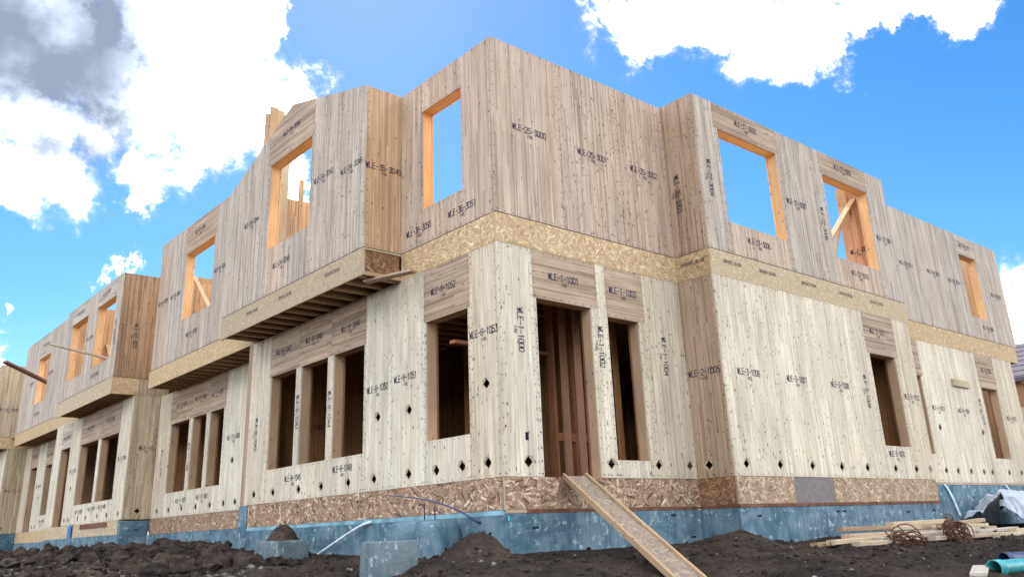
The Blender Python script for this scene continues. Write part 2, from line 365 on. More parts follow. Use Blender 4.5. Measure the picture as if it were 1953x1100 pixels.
def build_wall(house, fr, panels, openings, rng, holes=(), near=False, mirror=False, top=None, texts=(), bw=.095, ends=True, ztop=None, jt=None):
    """panels: (rects, 'V'|'H', tone, nail density). near: every board is an object of its own"""
    s0, s1, z0, z1 = rng
    sc = MB()
    owners = []
    for (rects, ori, tone, dens) in panels:
        base = jit(TONE[tone], R, .03, .015); joined = MB(); boards = []
        for (a, b, c, d) in rects:
            lo, hi = (a, b) if ori == 'V' else (c, d); x = lo
            while x < hi-.001:
                wd = R.choice((.062, .085, .095, .11, .13))*bw/.095
                y = x+wd if hi-(x+wd) > .04 else hi
                col = jit(base, R, .065, .02)+(dens*R.uniform(.7, 1.2),)
                dep = R.uniform(0, .002); off = (R.random()*50, R.random()*50); g = .0014
                if ori == 'V': parts = cut(x+g, y-g, c+.001, d-.001, holes)
                else: parts = [([(a+.001, x+g), (b-.001, x+g), (b-.001, y-g), (a+.001, y-g)], [])]
                mb = MB()
                for poly, hl in parts:
                    if top:
                        for t in top: poly = clip(poly, *t)
                        if len(poly) < 3 or area(poly) < 1e-4: continue
                    (mb if near else joined).prism(poly, fr, dep, SK-.002, col, ori == 'V', off, hl)
                if near and mb.f: boards.append(mb)
                x = y
            # screws along the edges of the panel
            def ok(p): return not top or all(t[0]*p[0]+t[1]*p[1] <= t[2]-.03 for t in top)
            pts = []
            for e in (a+.025, b-.025):
                z = c+.04
                while z < d-.03: pts.append((e, z)); z += R.uniform(.13, .2)
            for e in (c+.03, d-.03):
                z = a+.05
                while z < b-.05: pts.append((z, e)); z += R.uniform(.12, .19)
            for p in pts:
                if ok(p): sc.face([fr(p[0]+.010*math.cos(q*math.pi/3), p[1]+.010*math.sin(q*math.pi/3), -.0012) for q in range(6)])
        if near:
            bt = MB(); a, b, c, d = rects[0]
            q = fr(a+.02, c+.03, SK+.002); r = fr(b-.02, c+.07, SK+.03); bt.box(q[0], r[0], q[1], r[1], q[2], r[2], TONE['core']+(0,))
            o = bt.build('wall_panel', 'pine', house)
            for mb in boards: mb.build('board', 'pine', o)
        else: o = joined.build('wall_panel', 'pine', house)
        owners.append((rects, o))
    if sc.f: tag(sc.build('screw_heads', 'screw', house), kind='stuff')
    for (t, s, z, rot) in texts:
        own = house
        for rects, o in owners:
            if any(a <= s <= b and c <= z <= d for a, b, c, d in rects): own = o
        mb = MB(); strokes(mb, t, fr, s, z, mirror, rot); mb.build('panel_number', 'ink', own)
    for (hs, hz) in holes:      # each drilled hole narrows to a diamond inside
        own = house
        for rects, o in owners:
            if any(a <= hs <= b and c <= hz <= d for a, b, c, d in rects): own = o
        mb = MB(); mb.prism(circle((hs, hz), HOLE_R-.001, 16), fr, .011, .012, TONE['pale']+(0,), True, (0, 0), [[(hs+.072, hz), (hs, hz+.072), (hs-.072, hz), (hs, hz-.072)]]); mb.build('hole_collar', 'lumber', own)
    # inner leaf, with the openings left out
    ei = .045 if s1-s0 > .3 else .02
    ss = sorted({s0+ei, s1-ei}|{v for o in openings for v in o[:2]}); zs = sorted({z0, z1}|{v for o in openings for v in o[2:]})
    inn = MB()
    for a, b in zip(ss, ss[1:]):
        for c, d in zip(zs, zs[1:]):
            ms, mz = (a+b)/2, (c+d)/2
            if any(o[0] < ms < o[1] and o[2] < mz < o[3] for o in openings): continue
            poly = [(a, c), (b, c), (b, d), (a, d)]
            if top:
                for t in top: poly = clip(poly, *t)
                if len(poly) < 3: continue
            inn.prism(poly, fr, TH-.03, .03, (JAMB_GLOW if z0 > 2 else INNER_SHADE)+(.15,), True, (R.random()*9, 0))
    inn.build('inner_leaf', 'pine', house)
    e = .003
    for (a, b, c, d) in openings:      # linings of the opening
        col = lambda: jit(jt or (JAMB_GLOW if z0 > 2 else JAMB_LOW), R, .06, .02)+(.12,)
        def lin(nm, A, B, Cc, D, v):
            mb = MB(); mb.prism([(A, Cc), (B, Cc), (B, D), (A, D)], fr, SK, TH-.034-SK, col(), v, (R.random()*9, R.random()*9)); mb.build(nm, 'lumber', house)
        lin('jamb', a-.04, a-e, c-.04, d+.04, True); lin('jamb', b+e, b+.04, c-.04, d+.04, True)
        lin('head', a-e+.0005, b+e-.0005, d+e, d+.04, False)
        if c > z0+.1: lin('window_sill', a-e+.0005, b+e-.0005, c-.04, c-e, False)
    pl = MB(); col = TONE['core']+(.05,)
    if top is None:
        pl.prism([(s0+.01, z1-.06), (s1-.01, z1-.06), (s1-.01, z1-.012), (s0+.01, z1-.012)], fr, SK+.002, TH-.036-SK, col, False)
    else:
        for (p, q) in ztop: pl.prism([(p[0], p[1]-.06), (q[0], q[1]-.06), (q[0], q[1]-.012), (p[0], p[1]-.012)], fr, SK+.002, TH-.036-SK, col, False)
    pl.build('top_plate', 'lumber', house)
    if ends:
        for (p, q) in ((s0+.004, s0+.04), (s1-.04, s1-.004)):
            zt = z1-.065 if top is None else min((t[2]-t[0]*(p+q)/2)/t[1] for t in top)-.09
            pl = MB(); pl.prism([(p, z0+.005), (q, z0+.005), (q, zt), (p, zt)], fr, SK+.002, TH-.036-SK, TONE['head']+(.05,), True); pl.build('end_stud', 'lumber', house)

def osb(house, name, fr, s0, s1, z0, z1, pal, dens=520, d0=-.002, t=.03, L=.11, base=None, vert=False):
    """strand board: sheets with their flakes, joints every few metres"""
    if s1-s0 > 3.0:
        n = math.ceil((s1-s0)/2.5); e = [s0+(s1-s0)*(k+R.uniform(-.15, .15)*(0 < k < n))/n for k in range(n+1)]
        for a, b in zip(e, e[1:]): o = osb(house, name, fr, a+.002, b-.002, z0, z1, pal, dens, d0+R.uniform(0, .001), t, L, base, vert)
        return o
    mb = MB(); c0 = base or tuple(x*.8 for x in pal[0]); mb.prism([(s0, z0), (s1, z0), (s1, z1), (s0, z1)], fr, d0+.003, t, c0+(0,)); sh = mb.build(name, 'osb', house)
    fl = MB(); n = int((s1-s0)*(z1-z0)*dens)
    for i in range(n):
        a = R.random()*math.pi if R.random() < .6 else R.gauss(0, .5); l = L*R.uniform(.35, 1.15); w = l*R.uniform(.12, .36)
        cx, cz = R.uniform(s0, s1), R.uniform(z0, z1); ca, sa = math.cos(a), math.sin(a)
        q = [(-l/2, -w/2*R.uniform(.3, 1)), (l/2, -w/2*R.uniform(.4, 1)), (l/2*R.uniform(.85, 1), w/2), (-l/2*R.uniform(.85, 1), w/2*R.uniform(.5, 1))]
        P = [(cx+x*ca-y*sa, cz+x*sa+y*ca) for x, y in q]
        for k in ((1, 0, s1-.001), (-1, 0, -s0-.001), (0, 1, z1-.001), (0, -1, -z0-.001)): P = clip(P, *k)
        if len(P) < 3: continue
        u = [((p[0]-cx)*-sa+(p[1]-cz)*ca+i, (p[0]-cx)*ca+(p[1]-cz)*sa+i*.3) for p in P]; dd = R.uniform(-.0025, .0012)
        fl.face([fr(p[0], p[1], d0+.003+dd-.0015) for p in P], u, jit(R.choice(pal), R, .18, .05)+(0,))
    tag(fl.build('strands', 'osb', sh), kind='stuff'); return sh
RIM = [(.66, .495, .30), (.72, .56, .36), (.60, .435, .255), (.78, .64, .45), (.65, .485, .30), (.42, .285, .165)]
RIMG = [(.56, .455, .32), (.60, .50, .36), (.50, .40, .275), (.66, .56, .42), (.36, .28, .19)]
RIMP = [(.64, .525, .365), (.69, .575, .41), (.58, .47, .32), (.73, .62, .46), (.46, .35, .23)]
BASE = [(.38, .265, .185), (.48, .355, .26), (.25, .155, .105), (.64, .52, .41), (.13, .075, .05), (.40, .25, .18), (.30, .19, .13)]
BASEL = [(.46, .34, .235), (.54, .42, .31), (.36, .25, .165), (.62, .51, .40), (.28, .185, .12)]
BASED = [(.23, .125, .07), (.29, .17, .095), (.17, .09, .05), (.37, .24, .15)]

def bx(house, name, x0, x1, y0, y1, z0, z1, mat='lumber', col='core', k=.08):
    mb = MB(); mb.box(x0, x1, y0, y1, z0, z1, (TONE[col] if isinstance(col, str) else col)+(k,)); return mb.build(name, mat, house)

# ------------------------------------------------------------------ ground
XC, YC = -6.83, -8.16
MOUNDS = [(-.72, -.36, .30, .42), (-.85, .0, .07, .35), (3.25, -.95, .16, .55), (3.0, -1.25, .10, .6), (-1.9, 4.3, .06, .8), (-1.4, 6.6, .22, 1.2), (-1.75, 9.2, .17, 1.3), (-1.5, 12.0, .12, 1.2),
          (-2.2, 15.5, .17, 1.7), (-2.0, 20.5, .15, 1.8), (-2.4, 25, .26, 2.2), (-2.1, 2.0, .10, .6), (-.55, 5.0, .08, .5), (-2.3, 30, .3, 3), (-3.3, 7.5, .12, 1.5), (-3.6, 4.6, .06, 1.1), (-2.0, .35, -.26, .8), (-1.2, 1.8, -.14, .7), (-1.35, -.3, -.10, .5), (.0, -2.75, -.20, .8)]
def outside(x, y):
    """distance from the house row's two street fronts"""
    a = -(x+.0) if y > 0 else 1e9; b = -(y+.0) if x > 0 else 1e9
    if x <= 0 and y <= 0: return math.hypot(x, y)
    if x > 0 and y > 0: return -min(x, y)
    return min(a, b)
def gz(x, y, det=True):
    d = outside(x, y); z = -.88
    if d > 0: z -= .065*min(d, 4.2)
    if d > 4.2: z -= 1.05*(lambda t: t*t*(3-2*t))(min((d-4.2)/3.6, 1))
    if d > 7: z -= .35*min((d-7)/30, 1)
    if y > 3 and x < 4: z += .16*min((y-3)/8, 1)
    for mx, my, h, r in MOUNDS:
        q = ((x-mx)**2+(y-my)**2)/(r*r)
        if q < 6: z += h*math.exp(-q*1.6)
    if det:
        p = Vector((x, y, .3)); k = 1.0 if d > .12 else .25
        z += k*(.055*noise.fractal(p*.9, .9, 2.1, 3)+.05*noise.fractal(p*2.7+Vector((5, 2, 0)), .8, 2.0, 4)+.02*noise.noise(p*11))
    return z
def axis(lo, hi, step, far):
    a = [lo]
    while a[-1] < hi: a.append(a[-1]+step)
    s = step
    L = [lo]
    while L[-1] > -far: s *= 1.35; L.append(L[-1]-s)
    s = step; H = [a[-1]]
    while H[-1] < far: s *= 1.35; H.append(H[-1]+s)
    return L[:0:-1]+a+H[1:]
def fineaxis(a0, a1, a2, a3, f, c, far):
    """c step a0..a1 and a2..a3, f step a1..a2"""
    a = [a0]
    while a[-1] < a3: a.append(a[-1]+(f if a1 <= a[-1] < a2 else c))
    s = c; L = [a0]
    while L[-1] > -far: s *= 1.4; L.append(L[-1]-s)
    s = c; H = [a[-1]]
    while H[-1] < far: s *= 1.4; H.append(H[-1]+s)
    return L[:0:-1]+a+H[1:]
gx = fineaxis(-9, -4.5, 6.5, 16, .07, .16, 900); gy = fineaxis(-9.5, -5.5, 6.5, 32, .07, .16, 900)
gv = [(x, y, gz(x, y, -10 < x < 18 and -10 < y < 33)) for y in gy for x in gx]; nx = len(gx)
gf = [(j*nx+i, j*nx+i+1, (j+1)*nx+i+1, (j+1)*nx+i) for j in range(len(gy)-1) for i in range(nx-1)]
me = bpy.data.meshes.new('ground'); me.from_pydata(gv, [], gf); me.polygons.foreach_set('use_smooth', [True]*len(gf)); me.materials.append(MAT['dirt']); me.update()
ground = bpy.data.objects.new('ground', me); COL.objects.link(ground); tag(ground, 'bare churned dark soil of the building site', kind='structure')

# ------------------------------------------------------------------ corner house
H0, H1, H2, H3 = 0.0, 3.0, 3.42, 6.12
def foundation(h, parts, slots=()):
    """concrete wall pieces (x0,x1,y0,y1,z0,z1) and form-tie slots (frame, s, z)"""
    mb = MB()
    for p in parts: mb.box(*p)
    o = mb.build('foundation', 'concrete', h)
    for fr, s, z in slots:
        m = MB(); m.prism([(s-.055, z-.013), (s+.055, z-.010), (s+.05, z+.013), (s-.05, z+.012)], fr, -.004, .008, (0, 0, 0, 0)); m.build('form_tie', 'dark_slot', o)
    return o

h1 = empty('timber_house', (0, 0, 0), 'tallest timber house shell at the street corner, with gabled bump-out and ramp to its doorway', 'house', 'timber house shells in the row')
A, L0, B, M34, RET, S35 = FY(0), FX(0), FY(-.68), FX(-.67), FX(3.74), FY(2.27)
G = .0025
# right front, upper storey
build_wall(h1, A, [([(0, 1.28, H2+.012, H3)], 'V', 'tan', .12), ([(1.28, 2.56, H2+.012, H3)], 'V', 'tan', .85), ([(2.56, 3.74, H2+.012, H3)], 'V', 'tan', .85)], [], (0, 3.74, H2, H3), near=True,
           texts=[('WLE-25-3000', .69, 4.80, 0), ('WLE-25-3001', 1.98, 4.76, 0), ('WLE-25-3002', 3.16, 4.78, 0)])
# right front, ground floor
build_wall(h1, A, [([(0, .61, 0, H1), (.61, .67, 0, 2.32)], 'V', 'white', .30), ([(.61, 1.85, 2.32, H1)], 'H', 'head', .18), ([(1.85, 2.03, 0, H1), (1.71, 1.85, 0, 2.32), (2.03, 2.045, 0, 2.24)], 'V', 'white', .30),
           ([(2.03, 2.86, 2.24, H1)], 'H', 'head', .18), ([(2.045, 2.71, 0, .235)], 'V', 'white', .25), ([(2.86, 3.74, 0, H1), (2.71, 2.86, 0, 2.24)], 'V', 'pale', .40)],
           [(.67, 1.71, 0, 2.32), (2.045, 2.71, .235, 2.24)], (0, 3.74, 0, H1), holes=[(.42, .18), (1.92, .18), (2.90, .18), (3.60, .18)], near=True,
           texts=[('WLE-1-1000', .37, 1.85, 1), ('WLE-1-1001', 1.20, 2.67, 0), ('WLE-1-1003', 2.41, 2.66, 0), ('WLE-1-1002', 1.87, 1.78, 1), ('WLE-1-1004', 3.25, 1.78, 1)])
# return beside the doorway
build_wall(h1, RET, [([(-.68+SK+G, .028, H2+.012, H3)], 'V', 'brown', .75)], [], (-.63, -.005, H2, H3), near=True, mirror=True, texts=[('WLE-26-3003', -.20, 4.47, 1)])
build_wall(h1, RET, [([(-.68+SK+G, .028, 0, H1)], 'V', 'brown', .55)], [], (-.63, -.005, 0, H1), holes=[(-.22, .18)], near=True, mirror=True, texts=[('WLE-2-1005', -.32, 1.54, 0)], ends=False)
# projecting right bay
build_wall(h1, B, [([(3.74, 4.26, H2+.012, H3), (4.26, 4.36, H2+.012, 5.64)], 'V', 'grey', .25), ([(4.26, 6.16, 5.64, H3)], 'H', 'head', .15), ([(4.36, 6.08, H2+.012, 3.98)], 'V', 'tan', .2),
           ([(6.16, 7.25, H2+.012, H3), (6.08, 6.16, H2+.012, 5.64)], 'V', 'grey', .2), ([(7.25, 7.58, H2+.012, H3), (7.58, 7.65, H2+.012, 5.64)], 'V', 'grey', .2), ([(7.58, 9.42, 5.64, H3)], 'H', 'head', .15),
           ([(7.65, 9.35, H2+.012, 3.98)], 'V', 'tan', .2), ([(9.42, 10.15, H2+.012, H3), (9.35, 9.42, H2+.012, 5.64)], 'V', 'grey', .2)],
           [(4.36, 6.08, 3.98, 5.64), (7.65, 9.35, 3.98, 5.64)], (3.74, 10.15, H2, H3), bw=.11,
           texts=[('WLE-27-3004', 3.99, 4.66, 1), ('WLE-27-3005', 5.21, 5.91, 0), ('WLE-27-3006', 5.15, 3.75, 0), ('WLE-27-3007', 6.55, 4.78, 0), ('WLE-27-3009', 8.49, 5.93, 0), ('WLE-27-3008', 7.42, 4.58, 1), ('WLE-27-3010', 8.47, 3.75, 0), ('WLE-27-3011', 9.77, 4.71, 0)])
build_wall(h1, B, [([(3.74, 5.15, 0, H1)], 'V', 'white', .62), ([(5.15, 6.42, 0, H1)], 'V', 'white', .42), ([(6.42, 7.72, 0, H1)], 'V', 'white', .40), ([(7.72, 8.22, 0, H1), (8.22, 8.29, 0, 2.23)], 'V', 'pale', .4),
           ([(8.22, 9.38, 2.23, H1)], 'H', 'head', .15), ([(8.29, 9.27, 0, .565)], 'V', 'white', .3), ([(9.38, 10.05, 0, H1), (9.27, 9.38, 0, 2.23)], 'V', 'pale', .35)],
           [(8.29, 9.27, .565, 2.23)], (3.74, 10.05, 0, H1), bw=.11, holes=[(x, .17) for x in (4.04, 4.91, 5.81, 6.70, 7.54, 8.54, 9.33, 9.88)],
           texts=[('WLE-3-1006', 4.37, 1.53, 0), ('WLE-3-1007', 5.70, 1.53, 0), ('WLE-3-1008', 7.04, 1.54, 0), ('WLE-3-1009', 7.95, 1.50, 1), ('WLE-3-1010', 8.66, .43, 0), ('WLE-3-1011', 8.74, 2.67, 0), ('WLE-3-1012', 9.66, 1.51, 0)])
# left front: corner strip, side of the bump-out, bump-out with its gable, ground floor
build_wall(h1, L0, [([(SK+.0005, .71, H2+.012, H3)], 'V', 'tan', .15), ([(.71, 1.71, 5.61, H3)], 'V', 'tan', .3), ([(.71, 1.25, H2+.012, 3.98)], 'V', 'tan', .2), ([(1.25, 1.71, H2+.012, 3.98)], 'V', 'tan', .3), ([(1.71, 2.27, H2+.012, H3)], 'V', 'tan', .5)],
           [(.71, 1.71, 3.98, 5.61)], (.03, 2.27, H2, H3), near=True, mirror=True, texts=[('WLE-36-3051', .73, 3.69, 0), ('WLE-36-3050', 1.80, 3.69, 0)], ends=False)
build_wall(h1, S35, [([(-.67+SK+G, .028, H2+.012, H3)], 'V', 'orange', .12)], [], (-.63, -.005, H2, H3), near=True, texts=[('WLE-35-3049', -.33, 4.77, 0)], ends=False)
AP = (4.86, 6.89); EA = 6.105; sl1 = (AP[1]-6.12)/(AP[0]-2.27); sl2 = (AP[1]-5.98)/(7.46-AP[0])
top34 = [(-sl1, 1, 6.12-sl1*2.27), (sl2, 1, AP[1]+sl2*AP[0])]
build_wall(h1, M34, [([(2.27, 3.10, H2+.012, 6.9)], 'V', 'grey', .40), ([(3.10, 3.96, H2+.012, 6.9), (3.96, 4.04, H2+.012, 5.94)], 'V', 'grey', .3), ([(3.96, 5.72, 5.94, 6.9)], 'H', 'head', .12), ([(4.04, 4.9, H2+.012, 4.29)], 'V', 'grey', .15),
           ([(4.9, 5.64, H2+.012, 4.29)], 'V', 'tan', .15), ([(5.72, 7.46, H2+.012, 6.9), (5.64, 5.72, H2+.012, 5.94)], 'V', 'grey', .3)],
           [(4.04, 5.64, 4.29, 5.94)], (2.27, 7.46, H2, 6.9), mirror=True, top=top34, bw=.11,
           ztop=[((2.28, 6.12), AP), (AP, (7.45, 5.98))],
           texts=[('WLE-34-3048', 2.68, 4.87, 0), ('WLE-34-3047', 3.58, 5.02, 0), ('WLE-34-3046', 4.85, 6.40, 0), ('WLE-34-3044', 6.34, 5.04, 0), ('WLE-34-3045', 5.0, 3.91, 0)])
build_wall(h1, L0, [([(SK+.0005, .60, 0, H1), (.60, .65, 0, 2.23)], 'V', 'pale', .25), ([(.60, 1.68, 2.23, H1)], 'H', 'head', .12), ([(.65, 1.63, 0, .57)], 'V', 'white', .3), ([(1.68, 2.52, 0, H1), (1.63, 1.68, 0, 2.23)], 'V', 'white', .35),
           ([(2.52, 3.25, 0, H1), (3.25, 3.30, 0, 2.22)], 'V', 'white', .45), ([(3.25, 4.36, 2.22, H1)], 'H', 'head', .1), ([(4.36, 5.5, 2.22, H1)], 'H', 'head', .1), ([(5.5, 6.64, 2.22, H1)], 'H', 'head', .1),
           ([(3.30, 4.9, 0, .56)], 'V', 'white', .35), ([(4.9, 6.59, 0, .56)], 'V', 'white', .35), ([(4.26, 4.46, .56, 2.22)], 'V', 'white', .1), ([(5.40, 5.59, .56, 2.22)], 'V', 'white', .1), ([(6.64, 7.45, 0, H1), (6.59, 6.64, 0, 2.22)], 'V', 'pale', .3)],
           [(.65, 1.63, .57, 2.23), (3.30, 4.26, .56, 2.22), (4.46, 5.40, .56, 2.22), (5.59, 6.59, .56, 2.22)], (.03, 7.45, 0, H1),
           holes=[(.31, .18), (.84, .18), (1.41, .17), (2.07, .17), (2.98, .165), (3.72, .165), (4.57, .16), (5.34, .16), (6.3, .165), (7.07, .17), (.30, 1.16), (2.06, 1.05), (2.89, 1.05)], near=True, mirror=True, ends=False,
           texts=[('WLE-8-1053', .32, 1.84, 0), ('WLE-8-1052', 1.20, 2.64, 0), ('WLE-8-1051', 2.15, 1.53, 0), ('WLE-8-1050', 2.90, 1.48, 0), ('WLE-8-1049', 3.75, 2.61, 0), ('WLE-8-1048', 4.98, 2.64, 0), ('WLE-8-1043', 6.12, 2.64, 0), ('WLE-8-1048', 3.90, .39, 0), ('WLE-8-1045', 5.55, .36, 0), ('WLE-8-1047', 5.49, 1.45, 1), ('WLE-8-1044', 4.36, 1.36, 1), ('WLE-8-1042', 7.10, 1.24, 1)])
# plain return walls that close the bump-outs
bx(h1, 'return_wall', -.63, -.005, 7.25, 7.455, H2+.012, 5.95, 'pine', 'tan')
bx(h1, 'return_wall', 9.94, 10.145, -.64, 0, H2+.012, H3, 'pine', 'grey')
bx(h1, 'return_wall', 9.84, 10.045, -.64, 0, 0, H1, 'pine', 'pale')
# rim boards between the storeys
osb(h1, 'rim_board', A, 0, 3.739, H1+.003, H2, RIM, 900, L=.095)
osb(h1, 'rim_board', L0, .031, 2.268, H1+.003, H2, RIM, 900, L=.095)
rb = osb(h1, 'rim_board', RET, -.645, .025, H1+.003, H2, [tuple(x*.78 for x in c) for c in RIM], 600)
rbB = osb(h1, 'rim_board', B, 3.74, 10.14, H1+.003, H2, RIMP, 800, L=.055)
osb(h1, 'rim_board', S35, -.635, -.033, H1+.06, H2-.03, BASED, 800, L=.13)
rb34 = osb(h1, 'rim_board', M34, 2.25, 7.46, H1, H2, RIMG, 700, L=.05)
for s, o, fr, mir in ((-.31, rb, RET, True), (4.28, rbB, B, False), (5.25, rbB, B, False), (6.5, rbB, B, False), (7.75, rbB, B, False), (8.9, rbB, B, False), (3.2, rb34, M34, True), (4.8, rb34, M34, True), (6.1, rb34, M34, True)):
    for word, off in (('BOISE', .16), ('CASCADE', -.09)):
        mb = MB(); strokes(mb, word, fr, s-off if mir else s+off, H1+.26, mir, 2, h=.05, w=.007, adv=.038, d=-.006, sub=False); mb.build('board_stamp', 'ink', o)
bx(h1, 'rim_flange', -.64, -.005, 2.255, 2.30, H1+.0, H1+.055, 'lumber', 'orange'); bx(h1, 'rim_flange', -.64, -.005, 2.258, 2.30, H2-.03, H2-.002, 'lumber', 'straw')
for (x0, x1, y0, y1) in ((-.668, -.002, 2.262, 2.272),): bx(h1, 'gasket', x0, x1, y0, y1, H2-.004+.006, H2+.011, 'green_gasket')
# sole gaps: dark strips that paint the shade of the gap under the upper walls
for a in ((.02, 3.72, .004, .10), (3.76, 10.1, -.674, -.58)): bx(h1, 'sole_gap_shade', a[0], a[1], a[2], a[3], H2+.001, H2+.0115, 'dark_slot')
for a in ((.004, .10, .12, 2.25), (-.664, -.57, 2.30, 7.44)): bx(h1, 'sole_gap_shade', a[0], a[1], a[2], a[3], H2+.001, H2+.0115, 'dark_slot')
# floor joists that carry the bump-out, and the decks
y = 2.42
while y < 7.45:
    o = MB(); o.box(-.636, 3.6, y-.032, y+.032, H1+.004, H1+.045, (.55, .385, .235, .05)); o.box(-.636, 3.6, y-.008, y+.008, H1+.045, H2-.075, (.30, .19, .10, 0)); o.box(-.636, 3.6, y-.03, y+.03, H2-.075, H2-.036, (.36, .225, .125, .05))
    o.build('floor_joist', 'lumber', h1); y += .405
bx(h1, 'upper_deck', -.64, 9.84, 2.3005, 7.44, H2-.035, H2-.006, 'deck'); bx(h1, 'upper_deck', .04, 9.84, .0355, 2.30, H2-.035, H2-.006, 'deck'); bx(h1, 'upper_deck', 3.78, 9.9, -.64, .035, H2-.035, H2-.006, 'deck')
bx(h1, 'ground_deck', .23, 9.6, .23, 7.22, -.05, -.004, 'floor'); bx(h1, 'ground_deck', 3.97, 9.6, -.45, .225, -.05, -.004, 'floor'); bx(h1, 'ground_deck', .68, 1.70, .02, .225, -.05, -.003, 'floor')
y = .55
while y < 2.3:
    bx(h1, 'floor_joist', .24, 9.0, y-.03, y+.03, H1+.004, H2-.04, 'lumber', (.36, .225, .125)); y += .405
# back and party walls; floor-depth pieces added to stop light leaks
bx(h1, 'rear_wall', 9.62, 9.83, .02, 7.2, 0, H1, 'pine', 'room_shade'); pw = bx(h1, 'party_wall', .24, 9.83, 7.24, 7.42, 0, H1, 'pine', 'room_shade', .1)
mb = MB(); strokes(mb, 'WLE-7-1040', FY(7.236), 1.15, 1.45, False); mb.build('panel_number', 'ink', pw)
mb = MB(); strokes(mb, 'WLE-7-1041', FY(7.236), 2.7, 1.50, False); mb.build('panel_number', 'ink', pw)
mb = MB()
x = .01
while x < 3.2:
    w = R.uniform(.10, .16); mb.box(x, x+w-.004, 7.26+R.uniform(0, .003), 7.42, H2+.01, 6.09, jit(TONE['orange'], R, .08)+(.2,)); x += w
mb.build('party_wall', 'pine', h1)
bx(h1, 'rear_wall', 3.97, 9.6, .24, .38, H1+.01, H2-.04, 'pine', 'room_shade'); bx(h1, 'rear_wall', 9.62, 9.83, -.44, .015, 0, H1, 'pine', 'room_shade')
bx(h1, 'party_wall', .04, 9.83, 7.24, 7.42, H1+.01, H2-.04, 'pine', 'room_shade'); bx(h1, 'rear_wall', 9.62, 9.83, -.60, 7.2, H1+.005, H2-.04, 'pine', 'room_shade')
# stub of the inner wall seen through the far upper window
iw = bx(h1, 'inner_wall', 9.70, 9.86, -.44, .155, H2, 6.06, 'pine', (.50, .30, .19), .12)
mb = MB(); strokes(mb, 'WLJ-28', FX(9.696), -.13, 4.62, True); mb.build('panel_number', 'ink', iw)
mb = MB(); mb.face([(9.696, -.36+.05*math.cos(k*math.pi/6), 4.80+.05*math.sin(k*math.pi/6)) for k in range(12)]); mb.build('drilled_hole', 'dark_slot', iw)
# studs of the partition just inside the doorway
STUD = (.40, .185, .095)
for x in (.92, 1.32, 1.72, 2.12, 2.52, 2.92, 3.32): bx(h1, 'stud', x-.02, x+.02, 1.25, 1.39, 0, H1-.02, 'lumber', STUD)
for y in (.40, .66, .96): bx(h1, 'stud', 1.99, 2.10, y-.022, y+.022, 0, H1-.02, 'lumber', (.38, .215, .135))
bx(h1, 'stud', 3.05, 3.15, .86, .90, 0, H1-.02, 'lumber', (.55, .30, .14))
bx(h1, 'noggin', .24, 2.0, 1.26, 1.38, 1.90, 1.945, 'lumber', STUD); bx(h1, 'noggin', 2.14, 3.6, 1.26, 1.38, .62, .74, 'lumber', STUD)
bx(h1, 'inner_wall', 3.4, 3.58, 1.6, 5.2, 0, H1-.01, 'pine', 'room_shade', .15)
# base band, sill plates, foundation
ob = osb(h1, 'base_board', A, 0, 3.739, -.385, -.004, BASE, 800, L=.135)
osb(h1, 'base_board', L0, .031, 7.27, -.385, -.004, BASE, 800, L=.135)
osb(h1, 'base_board', RET, -.645, .025, -.385, -.004, BASED, 800, L=.13)
osb(h1, 'base_board', B, 3.74, 5.20, -.385, -.004, BASEL, 800, L=.125); osb(h1, 'base_board', B, 6.33, 10.0, -.385, -.004, BASEL, 800, L=.12)
bx(h1, 'grey_sheet', 5.204, 6.326, -.676, -.65, -.385, -.004, 'grey_sheathing')
bx(h1, 'corner_strip', -.0095, .0, -.0095, .0, -.385, -.006, 'lumber', 'straw')
for s in ((.35, 1.9), (1.905, 3.733)): bx(h1, 'sill_plate', s[0], s[1], -.004, .09, -.428, -.388, 'sill_plate')
bx(h1, 'sill_plate', .012, .345, -.003, .09, -.425, -.388, 'lumber', 'head')
bx(h1, 'sill_plate', 3.745, 10.02, -.684, -.60, -.43, -.388, 'sill_plate'); bx(h1, 'sill_plate', 3.734, 3.80, -.678, .05, -.428, -.388, 'sill_plate')
for s in ((2.75, 3.65), ): bx(h1, 'gasket', s[0], s[1], -.003, .05, -.0035, .0015, 'green_gasket')
bx(h1, 'gasket', 3.76, 4.95, -.683, -.63, -.0035, .002, 'green_gasket')
bx(h1, 'cable_slot', .372, .428, -.0015, .02, .44, .54, 'dark_slot')
for a in ((.05, 3.72, .035, .12), (3.80, 9.98, -.64, -.56), (.035, .12, .05, 7.26), (3.775, 3.86, -.55, .03)): bx(h1, 'light_stop_strip', a[0], a[1], a[2], a[3], -.445, -.006, 'lumber', 'umber')  # unseen strips behind the base boards, added to block light leaks
foundation(h1, [(-.006, .26, .0, 7.27, -1.6, -.39), (.26, 3.73, -.001, .26, -1.6, -.432), (3.735, 3.99, -.675, .258, -1.6, -.433), (3.99, 10.05, -.676, -.40, -1.6, -.434), (-.012, .26, 7.27, 7.62, -1.6, -.003), (3.728, 3.737, .0, .2, -1.6, -.434)],
           [(A, .48, -.60), (A, 1.9, -.62), (A, 3.1, -.50), (L0, .35, -.50), (L0, 2.5, -.52), (L0, 4.9, -.55), (L0, 6.9, -.62), (B, 4.2, -.55), (B, 6.35, -.52), (B, 6.55, -.52), (B, 8.7, -.56), (B, 9.7, -.55), (RET, -.3, -.47), (A, 3.5, -.8)])
plain('pale_concrete', (.20, .36, .44), .8, .3, 0, .3, 3)  # paler blue band along the top of the left foundation
bx(h1, 'foundation_band', -.011, -.0065, .002, 7.26, -.445, -.3895, 'pale_concrete')
